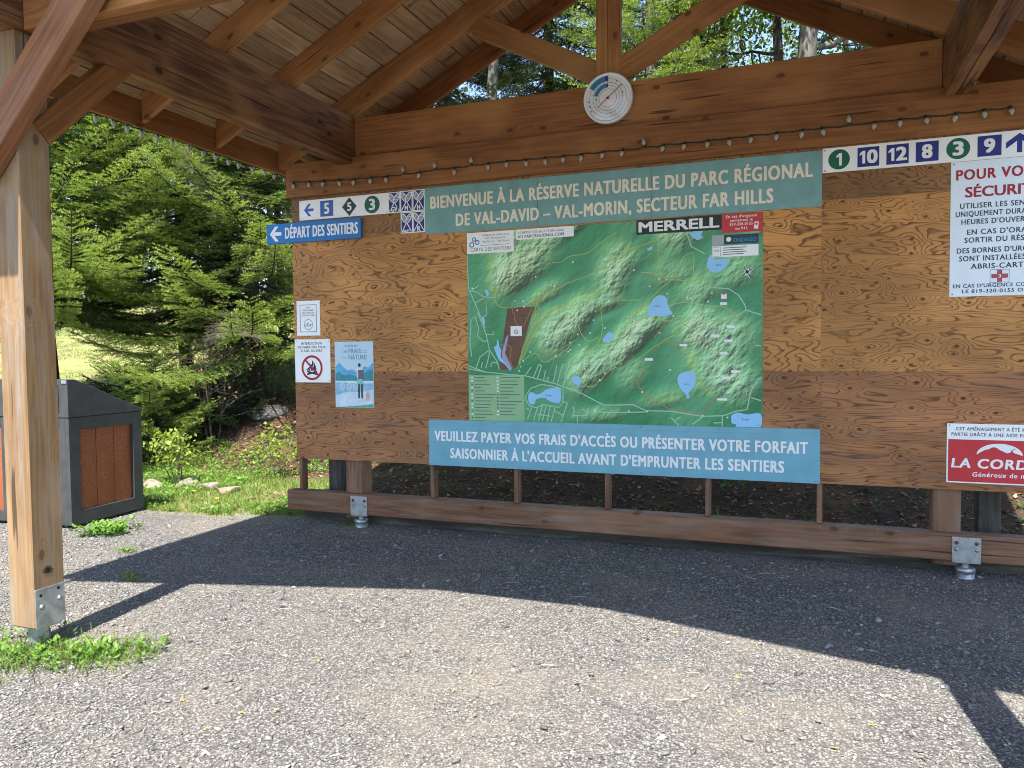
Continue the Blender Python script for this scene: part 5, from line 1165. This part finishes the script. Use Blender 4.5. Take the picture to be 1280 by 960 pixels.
def twigs(name, n, seed):
    x, y, rng = scatter(n, -4.5, 2.0, 2.0, 5.9, seed); G = Geo()
    for a, b in zip(x, y):
        L = rng.uniform(0.03, 0.11); an = rng.uniform(0, 6.28); z = Hz(a, b)+0.014
        p = np.array([a, b, z]); e = p+L*np.array([math.cos(an), math.sin(an), 0]); m = (p+e)/2+np.array([rng.normal(0, .01), rng.normal(0, .01), 0.004]); r = rng.uniform(0.0012, 0.003)
        G.tube([p, m, e], [r, r, r*0.6], 5)
    o = link(name, G.mesh(), paint('pale_twig', (0.40, 0.33, 0.25), 0.8)); o['kind'] = 'stuff'
twigs('twigs', 70, 17)
# ------------------------------------------------------------------ grass, weeds
def on_grass(x, y, rng): g, s = cover(x, y); return (g*(1-s) > rng.uniform(0.25, 0.95, len(x)))
def gpts(n, x0, x1, y0, y1, seed, cond=on_grass):
    x, y, rng = scatter(n, x0, x1, y0, y1, seed); m = cond(x, y, rng); x, y = x[m], y[m]
    return np.stack([x, y, height(x, y)-0.003], 1)
blades('grass', gpts(60000, -10.5, -4.3, 5.0, 9.2, 21), 0.03, 0.10, 0.006, GRASS, 31)
P = gpts(130000, -26, -4, 9.0, 24, 22); blades('lawn_grass', P, 0.02, 0.065, 0.016, GRASSL, 32, 0.8)
def clumps(n, centers, spread, seed):
    rng = np.random.default_rng(seed); c = np.array(centers)[rng.integers(0, len(centers), n)]
    xy = c[:, :2] + rng.normal(0, 1, (n, 2))*np.array(spread)*np.ones((n, 1)); return np.stack([xy[:, 0], xy[:, 1], height(xy[:, 0], xy[:, 1])], 1), rng
def weeds(name, P, rng, h, leaf, nper, mat, label=None):
    """small broad-leaved weeds: each a few stems' worth of leaves"""
    n = len(P); idx = np.repeat(np.arange(n), nper); m = len(idx)
    hh = rng.random(m)*h
    Q = P[idx] + np.stack([rng.normal(0, 0.018, m), rng.normal(0, 0.018, m), hh], 1)
    a = rng.uniform(0, 2*math.pi, m); D = unit(np.stack([np.cos(a), np.sin(a), rng.uniform(0.0, 0.9, m)], 1)); N = unit(np.array([0, 0, 1.0])+rng.normal(0, 0.3, (m, 3))); N = unit(N-D*(N*D).sum(1)[:, None])
    L = leaf*rng.uniform(0.5, 1.3, m); V, F = leaf_quads(Q, D, N, L, L*rng.uniform(0.35, 0.6, m)); me = np_mesh(V, F); face_attr(me, 'tint', np.clip(0.25+0.6*hh/h+rng.normal(0, 0.12, m), 0, 1))
    return link(name, me, mat)
# weed patch round the foot of the left front post
rng0 = np.random.default_rng(5)
def post_patch(n, seed):
    rng = np.random.default_rng(seed)
    t = rng.random(n); ax = -4.42+1.15*t; ay = 2.52+0.50*t
    x = ax+rng.normal(0, 0.10, n); y = ay+rng.normal(0, 0.135, n)*(1.2-0.6*t)
    return np.stack([x, y, np.zeros(n)], 1), rng
P, rng = post_patch(170, 41); o = weeds('weeds', P, rng, 0.055, 0.036, 6, WEED); o['kind'] = 'stuff'
P2 = P.copy()[:90]; P2[:, 0] = -3.78+rng.normal(0, 0.12, 90); P2[:, 1] = 2.36+rng.normal(0, 0.10, 90); o = weeds('weed_seedlings', P2, rng, 0.035, 0.028, 5, WEED); o['kind'] = 'stuff'
P, rng = post_patch(2200, 42); P[:, :2] += rng.normal(0, 0.05, (len(P), 2)); blades('weed_grass', P, 0.02, 0.085, 0.0055, GRASS, 43, 0.6)
x, y, rng = scatter(4200, -9.2, -4.5, 5.6, 9.2, 46); m_ = (cover(x, y)[0] > 0.6) & (fbm(x*1.3, y*1.3, 61) > 0.43); P = np.stack([x[m_], y[m_], height(x[m_], y[m_])], 1)
o = weeds('ground_cover_plants', P, rng, 0.055, 0.042, 6, WEED); o['kind'] = 'stuff'
YELF = paint('dandelion_yellow', (0.75, 0.55, 0.02), 0.6)
for (u_, t_), lb in zip(((182, 8.6), (238, 8.35), (267, 7.9), (152, 9.2)), ('yellow dandelion in the grass close to the bin and first pale rock', 'yellow dandelion in the middle of the grass patch', 'yellow dandelion nearest the corner of the notice board', 'yellow dandelion partly behind the bin')):
    x, y = (FWD.x+RGT.x*(u_-640)/955.0)*t_, (FWD.y+RGT.y*(u_-640)/955.0)*t_; z = Hz(x, y)
    d_ = thing('dandelion', lb, 'flower', (x, y, z), 'dandelions in the grass patch')
    G = Geo(); G.tube([(x, y, z), (x+0.005, y, z+0.05), (x+0.008, y, z+0.085)], [0.003, 0.003, 0.003], 5); link('stem', G.mesh(), WEED, d_)
    G = Geo()
    for q in range(16):
        a_ = q*0.393; c_, s_ = math.cos(a_), math.sin(a_); G.add([(x+0.008, y, z+0.083), (x+0.008+0.017*c_-0.005*s_, y+0.017*s_+0.005*c_, z+0.096), (x+0.008+0.027*c_, y+0.027*s_, z+0.094), (x+0.008+0.017*c_+0.005*s_, y+0.017*s_-0.005*c_, z+0.096)], [[0, 1, 2, 3]])
    link('flower_head', G.mesh(), YELF, d_)
cs = [(-0.03, 2.42), (0.18, 2.52), (0.42, 2.62), (0.32, 2.78), (0.55, 2.50), (-1.2, 2.1), (-4.45, 4.05), (-4.7, 3.6), (-5.1, 4.6), (-3.9, 6.0)]
P, rng = clumps(420, [(c[0], c[1], 0) for c in cs], (0.05, 0.04), 44); o = weeds('stray_weeds', P[:220], rng, 0.03, 0.022, 5, WEED); o['kind'] = 'stuff'
blades('stray_grass', P, 0.015, 0.05, 0.005, GRASS, 45, 0.7)
def weed_clump(name, label, x, y, n, sp, h, leaf, seed, mat=WEED):
    rng = np.random.default_rng(seed); z = Hz(x, y); t = thing(name, label, 'plant', (x, y, z))
    P = np.stack([x+rng.normal(0, sp, n), y+rng.normal(0, sp, n), np.full(n, z)], 1)
    o = weeds('foliage', P, rng, h, leaf, 9, mat); o.parent = t; o.location = -Vector((x, y, z))
    b = blades('stems', P, h*0.5, h*1.1, 0.005, mat, seed+1, 0.5, None); b.parent = t; b.location = -Vector((x, y, z)); return t
weed_clump('weed_clump', 'low pale green weed tuft on the gravel by the bin corner', -5.80, 5.02, 60, 0.085, 0.09, 0.05, 51)
# ------------------------------------------------------------------ rocks
def rock(name, label, x, y, sx, sy, sz, seed, col, sink=0.3, group=None, rough=0.8, spec=0.25):
    rng = np.random.default_rng(seed); bm = bmesh.new(); bmesh.ops.create_icosphere(bm, subdivisions=4, radius=1)
    cuts = unit(rng.normal(0, 1, (9, 3))); cd = rng.uniform(0.42, 0.82, 9)
    for v in bm.verts:
        p = np.array(v.co)
        for c, d in zip(cuts, cd):
            e = p@c-d
            if e > 0: p = p-c*e*0.85
        p = p*(1+0.10*(float(fbm(p[0]*2+seed, p[1]*2+p[2]*1.7, seed, 4))-0.5))
        v.co = (p[0]*sx, p[1]*sy, p[2]*sz)
    z = Hz(x, y); me = bpy.data.meshes.new('m'); bm.to_mesh(me); bm.free(); smooth(me)
    k = NT('rock_'+str(seed)); p = k.obj(); f = k.noise(p, 7, 6, 0.65); s2 = k.noise(p, 45, 3, 0.7)
    cc = k.ramp(f, [(0.3, tuple(c*0.5 for c in col)), (0.5, col), (0.72, tuple(min(1, c*1.4) for c in col))]); cc = k.mix(k.mapr(s2, 0.5, 0.7, 0, 0.4), cc, tuple(c*0.45 for c in col)); k.bump(k.math('ADD', f, k.math('MULTIPLY', s2, 0.4)), 0.5, 0.03)
    o = bpy.data.objects.new(name, me); COL.objects.link(o); me.materials.append(k.done(cc, rough, spec)); o.location = (x, y, z+sz*(1-2*sink)*0.6); o.rotation_euler = (0, 0, rng.uniform(0, 3))
    return props(o, label, 'rock', group)
def at(u, t):
    """ground point in the direction of the photo's column u, t metres ahead"""
    d = FWD + RGT*((u-640)/955.0); return float(EYE.x+d.x*t), float(EYE.y+d.y*t)
PALE = (0.24, 0.205, 0.16)
for u, t_, sx, sy, sz, sd, lb in ((190, 9.05, 0.17, 0.13, 0.13, 1, 'pale rounded rock nearest the bin in the row edging the bed'), (226, 9.15, 0.22, 0.15, 0.12, 2, 'pale flat rock second from the bin in the edging row'),
        (258, 8.95, 0.16, 0.13, 0.11, 3, 'buff rock third from the bin in the edging row'), (283, 8.75, 0.20, 0.14, 0.09, 4, 'low tan rock farthest from the bin in the edging row')):
    x, y = at(u, t_); rock('edging_rock', lb, x, y, sx, sy, sz, sd, PALE if sd != 4 else (0.30, 0.22, 0.15), 0.52, 'rocks edging the planted bed')
x, y = at(295, 12.3); rock('boulder', 'dark blue grey boulder on the bank under the fir', x, y, 0.48, 0.32, 0.24, 8, (0.06, 0.07, 0.08), 0.25, None, 0.4, 0.5)
x, y = at(335, 12.0); rock('boulder', 'grey brown boulder beside the dark one on the bank', x, y, 0.34, 0.26, 0.17, 9, (0.10, 0.095, 0.085), 0.45)

# ------------------------------------------------------------------ trees on the left
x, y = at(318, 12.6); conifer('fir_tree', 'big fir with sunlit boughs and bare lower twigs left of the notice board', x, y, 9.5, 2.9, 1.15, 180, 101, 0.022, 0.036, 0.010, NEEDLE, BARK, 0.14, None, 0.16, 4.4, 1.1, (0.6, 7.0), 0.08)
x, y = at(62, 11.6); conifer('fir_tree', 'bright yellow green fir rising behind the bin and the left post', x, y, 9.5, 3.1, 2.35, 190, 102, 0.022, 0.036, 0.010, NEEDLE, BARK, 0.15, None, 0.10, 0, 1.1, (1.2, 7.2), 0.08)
x, y = at(232, 13.4); conifer('fir_tree', 'darker fir filling the gap between the two sunlit firs', x, y, 10.5, 2.5, 1.3, 160, 103, 0.026, 0.040, 0.012, NEEDLE_SHADE, BARK, 0.12, None, 0.16, 4.5, 1.0, (0.9, 7.8), 0.09)  # crown toned dark in its colour, a shaded backdrop for the sapling
x, y = at(192, 11.4); conifer('fir_sapling', 'small bright fir sapling in front of the dark boughs', x, y, 1.50, 0.98, 0.10, 46, 104, 0.012, 0.036, 0.0090, NEEDLES, BARK, 0.025, None, 0.05, 0, 1.3, (-1, 9), 0.05)
x, y = at(150, 12.3); conifer('fir_sapling', 'dark bushy young fir behind the bin', x, y, 1.05, 1.0, 0.1, 56, 105, 0.014, 0.028, 0.006, NEEDLE_SHADE, BARK, 0.035, None, 0.10, 0, 1.1, (-1, 9), 0.06)
x, y = at(282, 12.0); conifer('fir_sapling', 'dark shaded fir bush on the bank above the rocks', x, y, 0.9, 0.85, 0.1, 46, 106, 0.014, 0.028, 0.006, NEEDLE_SHADE, BARK, 0.035, None, 0.05, 0, 1.1, (-1, 9), 0.06)
x, y = at(352, 15.5); broadleaf('maple_tree', 'leafy young maple seen just past the board edge', x, y, 9, 2.4, 2.9, 11000, 107, 0.10, LEAFM, BARK, 0.09, None, 'tree', 11, 0.4)
for u, t_, h_, n_, sd, lb in ((222, 9.3, 0.60, 420, 111, 'yellow green leafy shrub above the edging rocks'), (345, 9.7, 0.55, 300, 112, 'small light green shrub close to the board edge')):
    x, y = at(u, t_); broadleaf('leafy_shrub', lb, x, y, h_, 0.24, 0.16, n_, sd, 0.062, LEAFY, TWIG, 0.008, 'shrubs in the bed by the board', 'shrub', 5, 0.10, z0=-0.02, trunk_n=6, stems=5)
x, y = at(338, 12.6); broadleaf('leafy_shrub', 'dark green bush on the bank above the boulders', x, y, 0.8, 0.6, 0.15, 1600, 114, 0.06, LEAFM, TWIG, 0.012, 'shrubs in the bed by the board', 'shrub', 6, 0.2, z0=-0.02, trunk_n=6, stems=4)
# bare brush under the fir
x, y = at(265, 11.6); broadleaf('bare_bush', 'tangle of bare grey twigs under the big fir', x, y, 1.5, 0.9, 0.2, 260, 115, 0.05, DEADN, TWIG, 0.014, None, 'shrub', 9, 0.25, z0=-0.02, trunk_n=6, stems=4)
# ------------------------------------------------------------------ trees behind the shelter, seen through the gable
GRP = 'forest trees behind the shelter'
for i, (u, t_, h_, r_, z0_, n_, m_, lb) in enumerate(((470, 17, 13, 2.6, 3.0, 110, NEEDLE_SHADE, 'dark spruce behind the left rafters'), (560, 14.5, 13, 2.3, 4.8, 110, NEEDLE_SHADE, 'spruce with a bare grey trunk left of the king post'),
        (690, 18, 15, 2.8, 5.0, 120, NEEDLE_SHADE, 'dense dark spruce just left of the king post'), (815, 13.5, 11, 1.9, 4.5, 90, NEEDLE, 'bright green spruce right of the king post'), (1150, 16, 14, 2.4, 5.0, 90, NEEDLED, 'dark spruce behind the right rafters'), (1320, 15, 13, 2.6, 2.0, 100, NEEDLED, 'spruce beyond the right end of the shelter'))):
    x, y = at(u, t_); conifer('spruce_tree', lb, x, y, h_, r_, z0_, int(n_*1.3), 120+i, 0.030, 0.050, 0.015, m_, BARKG, 0.17, GRP, 0.30, 5.0, 0.9, (z0_, 10.5), 0.11)
for i, (u, t_, h_, r_, cz_, n_, tr, m_, lb) in enumerate(((1005, 12.5, 15, 2.8, 4.9, 20000, 0.21, LEAFY, 'thick pale trunked hardwood at the right of the gable opening'), (900, 15, 13, 2.6, 4.5, 22000, 0.09, LEAFY, 'slender hardwood with yellow green young leaves in the gable'),
        (968, 13.2, 12, 1.6, 5.0, 6000, 0.13, LEAFM, 'dark trunked hardwood beside the thick pale one'), (760, 17, 14, 2.6, 5.0, 20000, 0.10, LEAFY, 'tall light leaved tree behind the king post'), (870, 20, 15, 3.2, 4.5, 11000, 0.12, LEAFY, 'farther light green hardwood filling the gable between king post and right web'), (1050, 19, 15, 3.2, 4.5, 11000, 0.12, LEAFY, 'farther light green hardwood behind the thick pale trunk'), (620, 13, 13, 2.0, 5.6, 5500, 0.13, LEAFM, 'grey trunked tree with few leaves left of the king post'))):
    x, y = at(u, t_); broadleaf('hardwood_tree', lb, x, y, h_, r_, cz_, n_, 140+i, 0.10, m_, BARKG if i in (0, 6) else BARK, tr, GRP, 'tree', 14, 0.55)
# far trees closing the view at the top of the lawn and beyond
k_ = 0
for u, t_, h_, r_, kind in ((30, 27, 12, 3.2, 0), (85, 31, 13, 4.0, 1), (150, 28, 14, 3.3, 0), (215, 33, 13, 4.5, 1), (262, 25, 12, 3.0, 0), (318, 30, 14, 4.2, 1), (365, 24, 13, 3.2, 0), (430, 29, 14, 4.2, 1), (-40, 24, 12, 3.4, 0), (520, 27, 15, 3.5, 0), (55, 24, 11, 3.4, 1), (115, 25, 12, 3.4, 0), (178, 26, 12, 3.6, 1), (240, 30, 13, 3.4, 0), (290, 27, 12, 3.6, 1), (342, 27, 12, 3.2, 0)):
    x, y = at(u, t_*1.5); k_ += 1; h_ *= 1.35; r_ *= 1.3
    lb = '%s at the %s' % (('dark far spruce', 'pale green far hardwood')[kind], {30: 'far left top of the lawn behind the post', 85: 'lawn edge left of the firs', 150: 'lawn edge behind the yellow green fir', 215: 'lawn edge behind the darker fir', 262: 'lawn edge behind the big fir', 318: 'lawn edge between big fir and board', 365: 'edge of the board behind the trailhead sign', 430: 'slope hidden mostly by the board', -40: 'far left beyond the bin', 520: 'slope behind the board middle', 55: 'lawn top hard by the post edge', 115: 'lawn top between post and yellow green fir', 178: 'lawn top framed by the fir trunks', 240: 'lawn top in the gap left of the big fir trunk', 290: 'lawn top behind the bare dead twigs', 342: 'lawn top beside the young maple'}[u])
    if kind == 0: conifer('far_spruce', lb, x, y, h_, r_, 0.3, 80, 160+k_, 0.07, 0.11, 0.040, NEEDLED, BARK, 0.2, 'far trees at the top of the lawn', 0.25, 0, 0.8, (-1, 10), 0.22)
    else: broadleaf('far_hardwood', lb, x, y, h_, r_, 0.8, 7500, 160+k_, 0.24, LEAFM, BARK, 0.2, 'far trees at the top of the lawn', 'tree', 12, 0.7)
# undergrowth behind the board
x, y, rng = scatter(130, -4.2, 2.5, 6.6, 9.5, 71); P = np.stack([x, y, height(x, y)], 1); o = weeds('undergrowth', P, rng, 0.13, 0.060, 8, LEAFM); o['kind'] = 'stuff'
bpy.context.view_layer.update()
